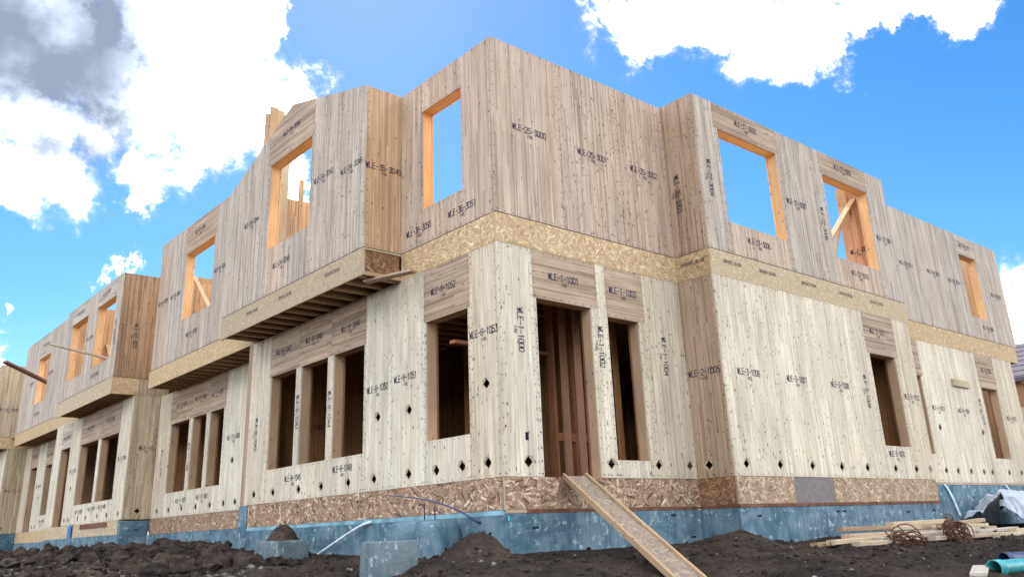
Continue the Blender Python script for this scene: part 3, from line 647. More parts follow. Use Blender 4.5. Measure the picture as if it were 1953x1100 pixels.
for s in (.05, 1.98): 
    mb = MB(); mb.prism([(s-.012, -.51), (s+.012, -.52), (s+.01, -.455), (s-.008, -.45)], A, -.008, .004, (0, 0, 0, 0)); mb.build('survey_mark', 'cyan_mark', h1)

# ------------------------------------------------------------------ right wing, set back
h2 = empty('timber_house', (0, 0, 0), 'set-back timber wing at the far right, with a lumber offcut fixed to its wall', 'house', 'timber house shells in the row')
build_wall(h2, A, [([(10.16, 12.85, H2+.012, H3)], 'V', 'grey', .05), ([(12.85, 14.1, H2+.012, H3)], 'V', 'grey', .05), ([(14.1, 15.17, H2+.012, H3), (15.17, 15.23, H2+.012, 5.6)], 'V', 'grey', .05), ([(15.17, 16.3, 5.6, H3)], 'H', 'grey', .05),
           ([(15.23, 16.25, H2+.012, 3.98)], 'V', 'grey', .05), ([(16.3, 17.72, H2+.012, H3), (16.25, 16.3, H2+.012, 5.6)], 'V', 'grey', .05)], [(15.23, 16.25, 3.98, 5.6)], (10.16, 17.72, H2, H3), bw=.14,
           texts=[('WLE-29-3014', 12.12, 4.78, 0), ('WLE-29-3015', 13.5, 4.8, 0), ('WLE-29-3016', 14.6, 4.76, 0), ('WLE-29-3017', 15.7, 5.86, 0), ('WLE-29-3019', 17.1, 4.75, 0), ('WLE-29-3018', 16.1, 3.76, 0)])
build_wall(h2, A, [([(10.06, 10.8, 0, H1)], 'V', 'white', .1), ([(10.8, 11.85, 2.2, H1)], 'H', 'head', .1), ([(10.8, 11.78, 0, .57)], 'V', 'white', .2), ([(11.85, 13.0, 0, H1), (11.78, 11.85, 0, 2.2)], 'V', 'white', .15), ([(13.0, 14.3, 0, H1)], 'V', 'white', .15),
           ([(14.3, 14.80, 0, H1), (14.80, 14.85, 0, 2.19)], 'V', 'pale', .15), ([(14.80, 15.85, 2.19, H1)], 'H', 'head', .1), ([(14.85, 15.79, 0, .55)], 'V', 'white', .15), ([(15.85, 17.06, 0, H1), (15.79, 15.85, 0, 2.19)], 'V', 'pale', .1)],
           [(10.8, 11.78, .57, 2.2), (14.85, 15.79, .55, 2.19)], (10.06, 17.06, 0, H1), bw=.14, holes=[(x, .235) for x in (12.13, 12.71, 13.37, 14.03, 14.49, 15.45, 16.2)]+[(12.24, 1.13), (14.44, 1.12)],
           texts=[('WLE-5-1017', 12.33, 1.55, 0), ('WLE-5-1018', 13.6, 1.56, 0), ('WLE-5-1019', 14.6, 1.6, 1), ('WLE-5-1020', 15.35, 2.63, 0), ('WLE-5-1021', 16.3, 1.53, 0)])
osb(h2, 'rim_board', A, 10.16, 17.6, H1+.003, H2, RIM, 300, L=.09)
bx(h2, 'rim_board', 17.1, 17.6, .03, .3, H1+.01, H2-.01, 'lumber', 'orange')
bx(h2, 'end_wall', 17.5, 17.7, .225, 7.2, H2, H3-.02, 'pine', 'orange', .1); bx(h2, 'end_wall', 16.86, 17.05, .225, 7.2, 0, H1, 'pine', 'orange', .1)
bx(h2, 'upper_deck', 10.2, 13.9, .2, 7.2, H2-.035, H2-.006, 'deck'); bx(h2, 'ground_deck', 10.2, 16.8, .23, 7.2, -.05, -.004, 'floor')
bx(h2, 'party_wall', 10.1, 10.25, .23, 7.2, 0, H1-.01, 'pine', 'room_shade'); bx(h2, 'rear_wall', 10.3, 13.5, 7.05, 7.2, 0, H1-.01, 'pine', 'room_shade')
bx(h2, 'sill_plate', 10.06, 17.05, -.006, .1, -.045, -.004, 'lumber', 'head')
foundation(h2, [(10.051, 17.1, -.003, .26, -1.7, -.05)], [(A, 13.2, -.3), (A, 13.95, -.3), (A, 13.3, -.62), (A, 14.1, -.6), (A, 11.0, -.5), (A, 15.9, -.3)])

# ------------------------------------------------------------------ houses along the left front
def label_house(l): return empty('timber_house', (0, 0, 0), l, 'house', 'timber house shells in the row')
h3 = label_house('set-back timber house shell left of the gabled corner house, over a triple window')
build_wall(h3, L0, [([(7.47, 9.83, H2+.012, 6.68), (9.83, 9.88, H2+.012, 5.95)], 'V', 'grey', .15), ([(9.83, 11.7, 5.95, 6.68)], 'H', 'head', .1), ([(9.88, 11.63, H2+.012, 4.33)], 'V', 'grey', .1), ([(11.7, 12.6, H2+.012, 6.68), (11.63, 11.7, H2+.012, 5.95)], 'V', 'grey', .1), ([(12.6, 13.42, H2+.012, 6.68)], 'V', 'tan', .1)],
           [(9.88, 11.63, 4.33, 5.95)], (7.47, 13.42, H2, 6.68), mirror=True, bw=.13,
           texts=[('WLE-41-3041', 10.85, 6.38, 0), ('WLE-41-3043', 9.45, 5.07, 0), ('WLE-41-3042', 8.78, 5.17, 1), ('WLE-41-3040', 12.15, 5.07, 0), ('WLE-41-3039', 13.0, 5.08, 0), ('WLE-41-3038', 10.87, 3.9, 0)])
N = FX(.67)
build_wall(h3, N, [([(7.65, 7.9, 0, H1)], 'V', 'white', .1), ([(7.9, 9.02, 2.2, H1)], 'H', 'head', .1), ([(9.02, 10.24, 0, H1), (8.96, 9.02, 0, 2.2), (10.24, 10.32, 0, 2.185)], 'V', 'white', .25), ([(10.24, 11.2, 2.185, H1)], 'H', 'head', .1), ([(11.2, 12.25, 2.185, H1)], 'H', 'head', .1), ([(12.25, 13.65, 2.185, H1)], 'H', 'head', .1),
           ([(10.32, 12.0, 0, .55)], 'V', 'white', .25), ([(12.0, 13.58, 0, .55)], 'V', 'white', .25), ([(11.1, 11.31, .55, 2.185)], 'V', 'white', .05), ([(12.15, 12.36, .55, 2.185)], 'V', 'white', .05), ([(13.65, 14.49, 0, H1), (13.58, 13.65, 0, 2.185)], 'V', 'pale', .2)],
           [(7.9, 8.96, 0, 2.2), (10.32, 11.1, .55, 2.185), (11.31, 12.15, .55, 2.185), (12.36, 13.58, .55, 2.185)], (7.65, 14.49, 0, H1), mirror=True, bw=.13,
           holes=[(9.73, 1.01)]+[(y, .155) for y in (9.45, 10.04, 10.77, 11.57, 12.43, 13.27, 14.06)],
           texts=[('WLE-11-1080', 9.72, 1.5, 0), ('WLE-11-1079', 12.95, 2.6, 0), ('WLE-11-1078', 11.75, 2.6, 0), ('WLE-11-1082', 10.77, 2.58, 0), ('WLE-11-1077', 12.5, .34, 0), ('WLE-11-1083', 11.22, .36, 0), ('WLE-11-1076', 14.0, 1.3, 1), ('WLE-11-1085', 12.25, 1.3, 1)])
osb(h3, 'rim_board', L0, 7.47, 13.5, H1, H2, RIM, 260, L=.09)
for y in [7.7+k*.405 for k in range(15)]:
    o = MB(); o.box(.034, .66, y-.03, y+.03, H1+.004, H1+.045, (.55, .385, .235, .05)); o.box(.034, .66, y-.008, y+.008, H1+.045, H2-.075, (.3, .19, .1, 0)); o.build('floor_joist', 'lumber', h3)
bx(h3, 'upper_deck', .68, 9.84, 13.5005, 14.75, H2-.035, H2-.006, 'deck'); bx(h3, 'upper_deck', .03, 9.84, 7.4405, 13.50, H2-.035, H2-.006, 'deck'); bx(h3, 'ground_deck', .9, 9.6, 7.63, 14.3, -.05, -.004, 'floor')  # first deck piece is added over the notch to keep daylight out below
bx(h3, 'sole_gap_shade', .004, .1, 7.5, 13.4, H2+.001, H2+.0115, 'dark_slot')  # dark strip painting the shade of the gap
bx(h3, 'rear_wall', 9.62, 9.83, 7.45, 14.3, 0, H1, 'pine', 'room_shade'); bx(h3, 'inner_wall', 2.7, 2.85, 7.7, 14.2, 0, H1-.01, 'pine', 'room_shade')
bx(h3, 'return_wall', .225, .665, 13.28, 13.41, H2, 6.66, 'pine', 'brown'); bx(h3, 'return_wall', .01, .66, 7.455, 7.64, 0, H1, 'pine', 'brown')
mb = MB(); x = .24
while x < 3.4:
    w = R.uniform(.12, .18); mb.box(x, x+w-.004, 13.28+R.uniform(0, .003), 13.4, H2+.01, 5.82, jit(TONE['orange'], R, .08)+(.2,)); x += w
mb.build('party_wall', 'pine', h3); bx(h3, 'party_wall', .68, 3.2, 13.425, 13.48, H2, 6.0, 'pine', 'orange')
osb(h3, 'base_board', N, 7.64, 14.49, -.36, -.004, BASE, 420, L=.12)
bx(h3, 'light_stop_strip', .71, .80, 7.65, 14.48, -.42, -.006, 'lumber', 'umber')  # added out of sight to stop sun leaking above the foundation
foundation(h3, [(.665, .95, 7.63, 14.5, -1.6, -.365)], [(N, 10.9, -.5), (N, 13.1, -.5)])

h4 = label_house('timber house shell with two upper windows side by side and a brown side wall')
S10, K, KS = FY(14.5), FX(-.58), FY(14.5)
build_wall(h4, S10, [([(.033, .665, 0, H1+.0)], 'V', 'straw', .25)], [], (.03, .665, 0, H1), holes=[(.36, .19)], bw=.13, texts=[('WLE-10', .42, 1.7, 0)], ends=False)
build_wall(h4, S10, [([(.10, .85, H1+.002, H2)], 'V', 'straw', .2)], [], (.1, .85, H1, H2), bw=.13, ends=False)
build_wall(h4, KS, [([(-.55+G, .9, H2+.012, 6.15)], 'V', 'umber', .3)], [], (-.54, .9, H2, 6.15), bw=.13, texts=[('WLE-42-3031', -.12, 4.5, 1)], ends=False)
build_wall(h4, K, [([(14.5, 14.92, H2+.012, 6.15)], 'V', 'grey', .1), ([(14.92, 16.6, 5.64, 6.15)], 'H', 'grey', .05), ([(14.92, 16.57, H2+.012, 3.97)], 'V', 'grey', .05), ([(16.6, 17.47, H2+.012, 6.15), (16.57, 16.6, H2+.012, 5.64)], 'V', 'grey', .05), ([(17.47, 19.17, 5.64, 6.15)], 'H', 'grey', .05), ([(17.5, 19.13, H2+.012, 3.97)], 'V', 'grey', .05), ([(19.17, 19.75, H2+.012, 6.15), (19.13, 19.17, H2+.012, 5.64)], 'V', 'grey', .05)],
           [(14.92, 16.57, 3.97, 5.64), (17.5, 19.13, 3.97, 5.64)], (14.53, 19.75, H2, 6.15), mirror=True, bw=.15,
           texts=[('WLE-43-3032', 18.3, 5.89, 0), ('WLE-43-3033', 15.86, 5.92, 0), ('WLE-43-3034', 17.05, 4.89, 0), ('WLE-43-3035', 16.1, 3.72, 0), ('WLE-43-3036', 14.7, 4.6, 1)])
build_wall(h4, L0, [([(14.53, 15.36, 0, H1), (15.36, 15.42, 0, 2.165)], 'V', 'white', .2), ([(15.36, 17.05, 2.165, H1)], 'H', 'head', .08), ([(17.05, 18.95, 2.165, H1)], 'H', 'head', .08), ([(15.42, 18.91, 0, .52)], 'V', 'white', .2), ([(16.95, 17.18, .52, 2.165)], 'V', 'white', .05), ([(18.95, 19.95, 0, H1), (18.91, 18.95, 0, 2.165), (19.95, 20.0, 0, 2.23)], 'V', 'white', .15), ([(19.95, 21.08, 2.23, H1)], 'H', 'grey', .08), ([(21.08, 21.8, 0, H1), (21.02, 21.08, 0, 2.23)], 'V', 'white', .2)],
           [(15.42, 16.95, .52, 2.165), (17.18, 18.91, .52, 2.165), (20.0, 21.02, 0, 2.23)], (14.53, 21.8, 0, H1), mirror=True, bw=.15, holes=[(y, .14) for y in (14.83, 15.75, 16.55, 17.59, 18.33, 19.28, 19.71)]+[(19.45, 1.0)],
           texts=[('WLE-13-1091', 20.5, 2.55, 0), ('WLE-13-1092', 18.04, 2.58, 0), ('WLE-13-1093', 16.24, 2.59, 0), ('WLE-13-1094', 14.95, 1.48, 0), ('WLE-13-1095', 19.4, 1.5, 0), ('WLE-13-1096', 18.3, .33, 0), ('WLE-13-1097', 17.1, .36, 0), ('WLE-13-1098', 16.2, .37, 0)])
osb(h4, 'rim_board', K, 14.49, 19.75, H1, H2, RIMP, 240, L=.09); osb(h4, 'rim_board', KS, -.545, .095, H1+.003, H2, RIM, 350, L=.1)
for y in [14.7+k*.42 for k in range(12)]: bx(h4, 'floor_joist', -.546, -.01, y-.03, y+.03, H1+.004, H2-.07, 'lumber', (.34, .21, .115))
bx(h4, 'upper_deck', -.54, 9.84, 14.7505, 19.755, H2-.035, H2-.006, 'deck'); bx(h4, 'ground_deck', .23, 9.6, 14.75, 21.7, -.05, -.004, 'floor')
bx(h4, 'rear_wall', 9.62, 9.83, 14.6, 21.7, 0, H1, 'pine', 'room_shade'); bx(h4, 'inner_wall', 2.4, 2.55, 14.75, 21.6, 0, H1-.01, 'pine', 'room_shade')
bx(h4, 'return_wall', -.545, .1, 19.55, 19.745, H2, 6.13, 'pine', 'umber'); bx(h4, 'return_wall', .03, .66, 21.6, 21.795, 0, H1, 'pine', 'brown')
bx(h4, 'party_wall', -.35, 2.6, 17.0, 17.12, H2, 5.75, 'pine', 'orange'); bx(h4, 'party_wall', -.35, 3.4, 19.35, 19.5, H2, 6.1, 'pine', 'orange')
osb(h4, 'base_board', L0, 14.72, 18.6, -.34, -.004, RIMP, 300, L=.11); osb(h4, 'base_board', L0, 19.0, 21.8, -.36, -.004, RIMP, 300, L=.11)
bx(h4, 'tape_patch', -.008, -.004, 18.8, 19.15, -.36, -.02, 'blue_tape'); bx(h4, 'tar_strip', -.03, -.006, 15.6, 17.9, -.13, -.02, 'sill_plate')
bx(h4, 'light_stop_strip', .035, .12, 14.72, 21.75, -.42, -.006, 'lumber', 'straw')  # backing added so no sunlight shows through the base gaps
foundation(h4, [(-.01, .66, 14.495, 14.7, -1.6, -.03), (-.004, .3, 14.7, 21.8, -1.6, -.345)], [(L0, 15.2, -.55), (FY(14.495), .37, -.25)])

h5 = label_house('small set-back timber house shell second from the left end, one upper window and overhanging storey')
K5 = FX(.05)
build_wall(h5, K5, [([(19.76, 24.3, H2+.012, 6.68), (24.3, 24.36, H2+.012, 5.86)], 'V', 'grey', .05), ([(24.3, 26.05, 5.86, 6.68)], 'H', 'grey', .05), ([(24.36, 26.0, H2+.012, 4.24)], 'V', 'grey', .05), ([(26.05, 28.1, H2+.012, 6.68), (26.0, 26.05, H2+.012, 5.86)], 'V', 'grey', .05)],
           [(24.36, 26.0, 4.24, 5.86)], (19.76, 28.1, H2, 6.68), mirror=True, bw=.17, texts=[('WLE-45-3025', 25.2, 6.3, 0), ('WLE-45-3024', 25.2, 3.85, 0), ('WLE-45-3026', 24.0, 5.1, 0), ('WLE-45-3023', 26.6, 5.1, 0)])
build_wall(h5, N, [([(22.0, 24.8, 0, H1), (24.8, 24.86, 0, 2.15)], 'V', 'pale', .1), ([(24.8, 25.78, 2.15, H1)], 'H', 'head', .05), ([(24.86, 25.72, 0, .5)], 'V', 'white', .1), ([(25.78, 26.9, 0, H1), (25.72, 25.78, 0, 2.15), (26.9, 26.95, 0, 2.21)], 'V', 'white', .1), ([(26.9, 28.0, 2.21, H1)], 'H', 'head', .05), ([(28.0, 28.9, 0, H1), (27.93, 28.0, 0, 2.21)], 'V', 'pale', .1)],
           [(24.86, 25.72, .5, 2.15), (26.95, 27.93, 0, 2.21)], (22.0, 28.9, 0, H1), mirror=True, bw=.17, holes=[(y, .13) for y in (24.5, 25.4, 26.2, 26.6)]+[(26.2, 1.1)],
           texts=[('WLE-15-1105', 25.3, 2.5, 0), ('WLE-15-1106', 27.45, 2.6, 0), ('WLE-15-1107', 26.35, 1.5, 0), ('WLE-15-1108', 25.3, .3, 0)])
osb(h5, 'rim_board', K5, 19.76, 28.15, H1, H2, RIM, 150, L=.1)
for y in [20+k*.45 for k in range(18)]: bx(h5, 'floor_joist', .09, .66, y-.03, y+.03, H1+.004, H2-.07, 'lumber', (.34, .21, .115))
bx(h5, 'upper_deck', .09, 9.84, 19.76, 29.15, H2-.035, H2-.006, 'deck'); bx(h5, 'ground_deck', .9, 9.6, 22, 28.8, -.05, -.004, 'floor')  # deck carried on over the notch to keep daylight out below
bx(h5, 'rear_wall', 9.62, 9.83, 21.9, 28.8, 0, H1, 'pine', 'room_shade'); bx(h5, 'inner_wall', 2.4, 2.5, 22, 28.8, 0, H1-.01, 'pine', 'room_shade')
bx(h5, 'party_wall', .3, 3.2, 26.6, 26.75, H2, 5.9, 'pine', 'orange'); bx(h5, 'return_wall', .09, 1.0, 27.9, 28.09, H2, 6.66, 'pine', 'grey')
osb(h5, 'base_board', N, 22, 28.9, -.36, -.004, RIM, 150, L=.1); bx(h5, 'light_stop_strip', .71, .80, 22.05, 28.85, -.42, -.006, 'lumber', 'umber')  # strip behind the base boards is added against leaking sunlight
foundation(h5, [(.665, .95, 21.8, 28.9, -1.6, -.365)])

h6 = label_house('leftmost timber house shell, only its straw-coloured side wall in the picture')
S6 = FY(28.95)
build_wall(h6, S6, [([(-.6, 1.4, H2+.012, 6.12)], 'V', 'straw', .2)], [], (-.6, 1.4, H2, 6.12), bw=.16, texts=[('WLE-47-3020', -.15, 4.45, 0)], ends=False)
build_wall(h6, S6, [([(.03, .9, 0, H1)], 'V', 'straw', .2)], [], (.03, .9, 0, H1), bw=.16, holes=[(.17, .17)], texts=[('WLE-17-1115', .45, 1.5, 0)], ends=False)
build_wall(h6, L0, [([(28.98, 31.6, 0, H1)], 'V', 'white', .1)], [], (29.0, 31.6, 0, H1), mirror=True, bw=.17)
build_wall(h6, K, [([(28.95, 34.5, H2+.012, 6.12)], 'V', 'grey', .1)], [], (29.0, 34.5, H2, 6.12), mirror=True, bw=.17)
osb(h6, 'rim_board', S6, -.58, 1.4, H1+.003, H2, RIM, 200, L=.1); osb(h6, 'rim_board', K, 28.95, 34.5, H1+.003, H2, RIM, 100, L=.1)
bx(h6, 'upper_deck', -.5, 9, 29.2, 34.5, H2-.035, H2-.006, 'deck'); bx(h6, 'rear_wall', .23, 9, 34.3, 34.5, 0, H1, 'pine', 'room_shade')
foundation(h6, [(.0, 1.2, 28.94, 29.2, -1.6, -.01), (.0, .3, 29.2, 34.5, -1.6, -.01)])

# ------------------------------------------------------------------ the sloping site beyond: a neighbouring house under construction
nb = empty('neighbour_house', (31, 5, 0), 'distant house under construction with dark shingled roof at the right edge', 'house')
def nbb(nm, *a, mat='lumber', col='orange'): bx(nb, nm, *a, mat=mat, col=col)
nbb('wall', 31.6, 39, -3.0, 12.0, -.4, 4.3, mat='osb', col=(.42, .27, .16))
mb = MB()
for (x0, z0, x1, z1) in ((30.7, 4.45, 35.2, 6.5), (39.7, 4.45, 35.2, 6.5)):
    for dz in (0, -.16): mb.face([(x0, -3.6, z0+dz), (x0, 12.6, z0+dz), (x1, 12.6, z1+dz), (x1, -3.6, z1+dz)])
    mb.face([(x0, -3.6, z0), (x0, 12.6, z0), (x0, 12.6, z0-.16), (x0, -3.6, z0-.16)]); mb.face([(x0, 12.6, z0), (x1, 12.6, z1), (x1, 12.6, z1-.16), (x0, 12.6, z0-.16)])
mb.build('roof', 'shingle', nb)
for k in range(7):
    t = (k+.5)/7; mb = MB(); mb.beam((30.7+4.5*t, -3.6, 4.45+2.05*t+.012), (30.7+4.5*t, 12.6, 4.45+2.05*t+.012), .5, .03, (0, 0, 0, 0), (-.41, 0, .91)); mb.build('shingle_course', 'shingle', nb)
mb = MB(); mb.face([(31.0, 2.6, 3.35), (31.0, 7.4, 3.35), (31.0, 5.0, 4.5)], None, (.33, .19, .11, 0)); mb.build('gable', 'osb', nb)
mb = MB(); mb.beam((30.9, 5.0, 4.55), (30.9, 2.3, 3.25), .1, .12, TONE['orange']+(0,)); mb.build('barge_board', 'lumber', nb)
mb = MB(); mb.beam((30.9, 5.0, 4.55), (30.9, 7.7, 3.25), .1, .12, TONE['orange']+(0,)); mb.build('barge_board', 'lumber', nb)
nbb('porch_beam', 30.4, 30.6, 2.0, 8.0, 2.75, 3.25, col='straw')
for y in (2.2, 3.2, 4.1, 4.9, 5.8, 7.8): nbb('porch_post', 30.42, 30.58, y-.08, y+.08, -.9, 2.75)

# ------------------------------------------------------------------ loose boards, braces and offcuts on the houses
def board(name, p, q, w, h, label, cat='board', group=None, col='orange', upv=(0, 0, 1), k=.15, mat='lumber'):
    mb = MB(); mb.beam(p, q, w, h, jit(TONE[col] if isinstance(col, str) else col, R, .06)+(k,), upv); return tag(mb.build(name, mat), label, cat, group)
G1 = 'long boards standing behind the gable'
board('standing_board', (-.10, 6.98, H2), (-.02, 7.10, 7.98), .17, .045, 'tallest orange board of the bundle standing behind the gable', 'board', G1, 'orange', (0, 1, 0))
board('standing_board', (.06, 7.00, H2), (.13, 7.12, 7.96), .17, .045, 'orange board in the middle of the bundle standing behind the gable', 'board', G1, 'orange', (0, 1, 0))
board('standing_board', (.20, 6.96, H2), (.28, 7.06, 7.86), .17, .045, 'shorter orange board at the right of the bundle behind the gable', 'board', G1, 'straw', (0, 1, 0))
board('standing_board', (-.22, 7.0, H2), (-.14, 7.12, 7.80), .10, .045, 'narrow brown board on the left edge of the bundle behind the gable', 'board', G1, 'brown', (0, 1, 0))  # browner tone than the rest of the bundle
G2 = 'diagonal braces behind the upper windows'
board('diagonal_brace', (9.84, -.20, 5.86), (8.30, -.10, 4.36), .04, .14, 'wide diagonal brace in the far right upper window', 'brace', G2, 'orange', (0, 1, 0))
board('diagonal_brace', (9.50, -.05, 5.55), (8.62, .0, 3.95), .04, .10, 'steep thin brace in the far right upper window', 'brace', G2, 'straw', (0, 1, 0))
board('diagonal_brace', (9.55, -.05, 6.0), (9.75, .0, 5.2), .04, .16, 'short upright cleat at the head of the far right upper window', 'brace', G2, 'orange', (0, 1, 0))
board('diagonal_brace', (.62, 6.95, 4.9), (.55, 6.85, 6.38), .10, .04, 'leaning stick poking above the inner wall in the gable window', 'brace', G2, 'orange', (0, 1, 0))
board('diagonal_brace', (.5, 12.4, 5.68), (.5, 10.9, 4.34), .04, .12, 'diagonal brace behind the square window left of the gable', 'brace', G2, 'orange', (1, 0, 0))
board('diagonal_brace', (-.1, 17.4, 5.10), (-.1, 16.2, 4.0), .04, .12, 'diagonal brace in the upper window beside the brown side wall', 'brace', G2, 'orange', (1, 0, 0))
board('stick', (-.35, 15.25, 3.98), (-1.72, 16.15, 4.43), .15, .05, 'thin pale board poking out of the window beside the brown side wall', 'board', 'boards poking out of the left windows', 'straw')
board('stick', (.2, 24.75, 4.85), (-1.35, 24.15, 5.36), .24, .07, 'dark heavy board poking out of the leftmost upper window', 'board', 'boards poking out of the left windows', (.22, .13, .10))
board('offcut_board', (-.47, 2.50, 2.975), (-.17, 1.68, 2.985), .14, .038, 'short board fixed flat under the corner of the gabled bump-out', 'board', None, 'head')
board('offcut_block', (13.25, -.028, 2.18), (14.08, -.028, 2.18), .045, .16, 'short lumber block fixed to the pale wall at the right', 'board', None, 'straw')

# ------------------------------------------------------------------ ramp to the doorway
rp = empty('ramp', (0, 0, 0), 'narrow wooden plank ramp with raised edges leading up to the open doorway', 'ramp')
ta, tb = Vector((1.150, -.06, .0)), Vector((.0, -2.885, -1.283)); dv = (tb-ta).normalized(); sv = Vector((.91, -.41, 0)); nv = sv.cross(dv).normalized(); nv = nv if nv.z > 0 else -nv
mb = MB(); mb.beam(ta, tb, .27, .022, (.25, .205, .165, .1), nv); pk = mb.build('plank', 'lumber', rp)
fl = MB(); L = (tb-ta).length
for i in range(1500):
    a = R.random()*math.pi; l = R.uniform(.03, .09); w = l*R.uniform(.12, .3); u0, v0 = R.uniform(-.13, .13), R.uniform(.02, L-.02)
    q = [(u0+x*math.cos(a)-y*math.sin(a), v0+x*math.sin(a)+y*math.cos(a)) for x, y in ((-l/2, -w/2), (l/2, -w/2), (l/2, w/2), (-l/2, w/2))]
    for k in ((1, 0, .133), (-1, 0, .133), (0, 1, L), (0, -1, 0)): q = clip(q, *k)
    if len(q) > 2: fl.face([ta+dv*p[1]+sv*p[0]+nv*(.0118+R.random()*.001) for p in q], [(p[0], p[1]) for p in q], jit(R.choice([(.27, .23, .19), (.35, .30, .25), (.20, .165, .135), (.31, .24, .18)]), R, .15)+(0,))
tag(fl.build('strands', 'osb', pk), kind='stuff')
for sgn in (-1, 1):
    o = sv*(.152*sgn)+nv*.004; mb = MB(); mb.beam(ta+o+dv*-.03, tb+o, .034, .075, (.40, .285, .185, .25), nv); mb.build('side_rail', 'lumber', rp)
for k in (.35, 1.2, 2.1): mb = MB(); p = ta+dv*k-nv*.035; mb.beam(p-sv*.135, p+sv*.135, .09, .04, (.38, .26, .16, .1), nv); mb.build('cross_cleat', 'lumber', rp)

# ------------------------------------------------------------------ concrete footings in front of the left front
def rough_block(name, x0, x1, y0, y1, z0, z1, label, bev=.025, amp=.012, rot=0, taper=0):
    import bmesh
    bm = bmesh.new(); bmesh.ops.create_cube(bm, size=1)
    for v in bm.verts: v.co = Vector((v.co.x*(x1-x0), v.co.y*(y1-y0), v.co.z*(z1-z0))); 
    bmesh.ops.bevel(bm, geom=bm.edges[:], offset=bev, segments=2, affect='EDGES', profile=.6)
    bmesh.ops.subdivide_edges(bm, edges=[e for e in bm.edges if e.calc_length() > .12], cuts=7, use_grid_fill=True)
    for v in bm.verts:
        n = noise.noise_vector(v.co*5+Vector((x0*3, y0*3, 0)))*amp; v.co += n
        if taper: f = 1-taper*(v.co.z/(z1-z0)+.5); v.co.x *= f; v.co.y *= f
    me = bpy.data.meshes.new(name); bm.to_mesh(me); bm.free(); me.materials.append(MAT['footing_concrete']); me.polygons.foreach_set('use_smooth', [True]*len(me.polygons))
    o = bpy.data.objects.new(name, me); COL.objects.link(o); o.location = ((x0+x1)/2, (y0+y1)/2, (z0+z1)/2); o.rotation_euler.z = rot
    if 'lump' in label: me.materials[0] = MAT['concrete']
    return tag(o, label, 'footing', 'concrete footings beside the foundation')
rough_block('concrete_footing', -1.50, -1.05, .30, .78, -1.6, -.685, 'largest square concrete footing, nearest the camera left of the corner', .02, .010, .12)
rough_block('concrete_footing', -.92, -.38, 4.15, 4.85, -1.3, -.63, 'concrete footing topped with a heap of soil', .03, .016, .05)
rough_block('concrete_footing', -.52, -.012,   .78, 1.86, -1.3, -.46, 'rounded rough concrete lump cast against the foundation, rebar sticking up', .13, .045, 0, .06)
rough_block('concrete_footing', -.62, -.25, 10.85, 11.25, -1.3, -.63, 'small pale concrete footing near the far soil heaps', .015, .01, .1)
for (x, y, z0, z1, l) in ((-.30, 1.24, -.50, -.25, 'longer rebar stub in the rounded concrete lump'), (-.30, 1.01, -.52, -.31, 'shorter rebar stub in the rounded concrete lump')):
    mb = MB(); mb.tube([(x, y, z0), (x-.005, y, z1)], .009, 6); tag(mb.build('rebar_stub', 'rebar'), l, 'rebar', 'rebar stubs')
def bez(P, n=14):
    o = []
    for i in range(n+1):
        t = i/n; Q = [Vector(p) for p in P]
        while len(Q) > 1: Q = [a.lerp(b, t) for a, b in zip(Q, Q[1:])]
        o.append(Q[0])
    return o
mb = MB(); mb.tube(bez([(-.33, 1.99, -.115), (-.30, 1.40, -.17), (-.28, .85, -.24), (-.24, .52, -.36), (-.10, .46, -.50), (-.02, .46, -.52)]), lambda t: .006+.009*t, 8); tag(weld(mb.build('curved_pipe', 'blue_pipe', None, True)), 'dark blue flexible pipe curving up from the foundation left of the corner', 'pipe')
mb = MB(); mb.tube(bez([(-.01, 2.98, -.43), (-.10, 3.06, -.42), (-.14, 3.4, -.56), (-.16, 3.95, -.75), (-.18, 4.38, -.89)]), .019, 8); tag(weld(mb.build('white_conduit', 'white_strap', None, True)), 'white plastic conduit sloping down against the left foundation', 'conduit')
for nm, P, l in (('hanging_strap', [(11.87, -.012, -.03), (12.0, -.05, -.18), (12.1, -.06, -.4), (12.2, -.07, -.66)], 'pale blue strap hanging on the foundation right of the lumber'), ('hanging_strap', [(15.03, -.012, -.04), (15.2, -.05, -.2), (15.5, -.06, -.42), (15.7, -.08, -.6)], 'pale blue strap hanging above the white tarp')):
    mb = MB(); B_ = bez(P, 10)
    for a, b in zip(B_, B_[1:]):
        w = Vector((.045, 0, 0)); t = Vector((0, .012, 0))
        mb.face([a-w, a+w, b+w, b-w]); mb.face([a-w+t, b-w+t, b+w+t, a+w+t]); mb.face([a-w, b-w, b-w+t, a-w+t]); mb.face([a+w, a+w+t, b+w+t, b+w])
    tag(weld(mb.build(nm, 'pale_blue_strap')), l, 'strap', 'straps on the right foundation')

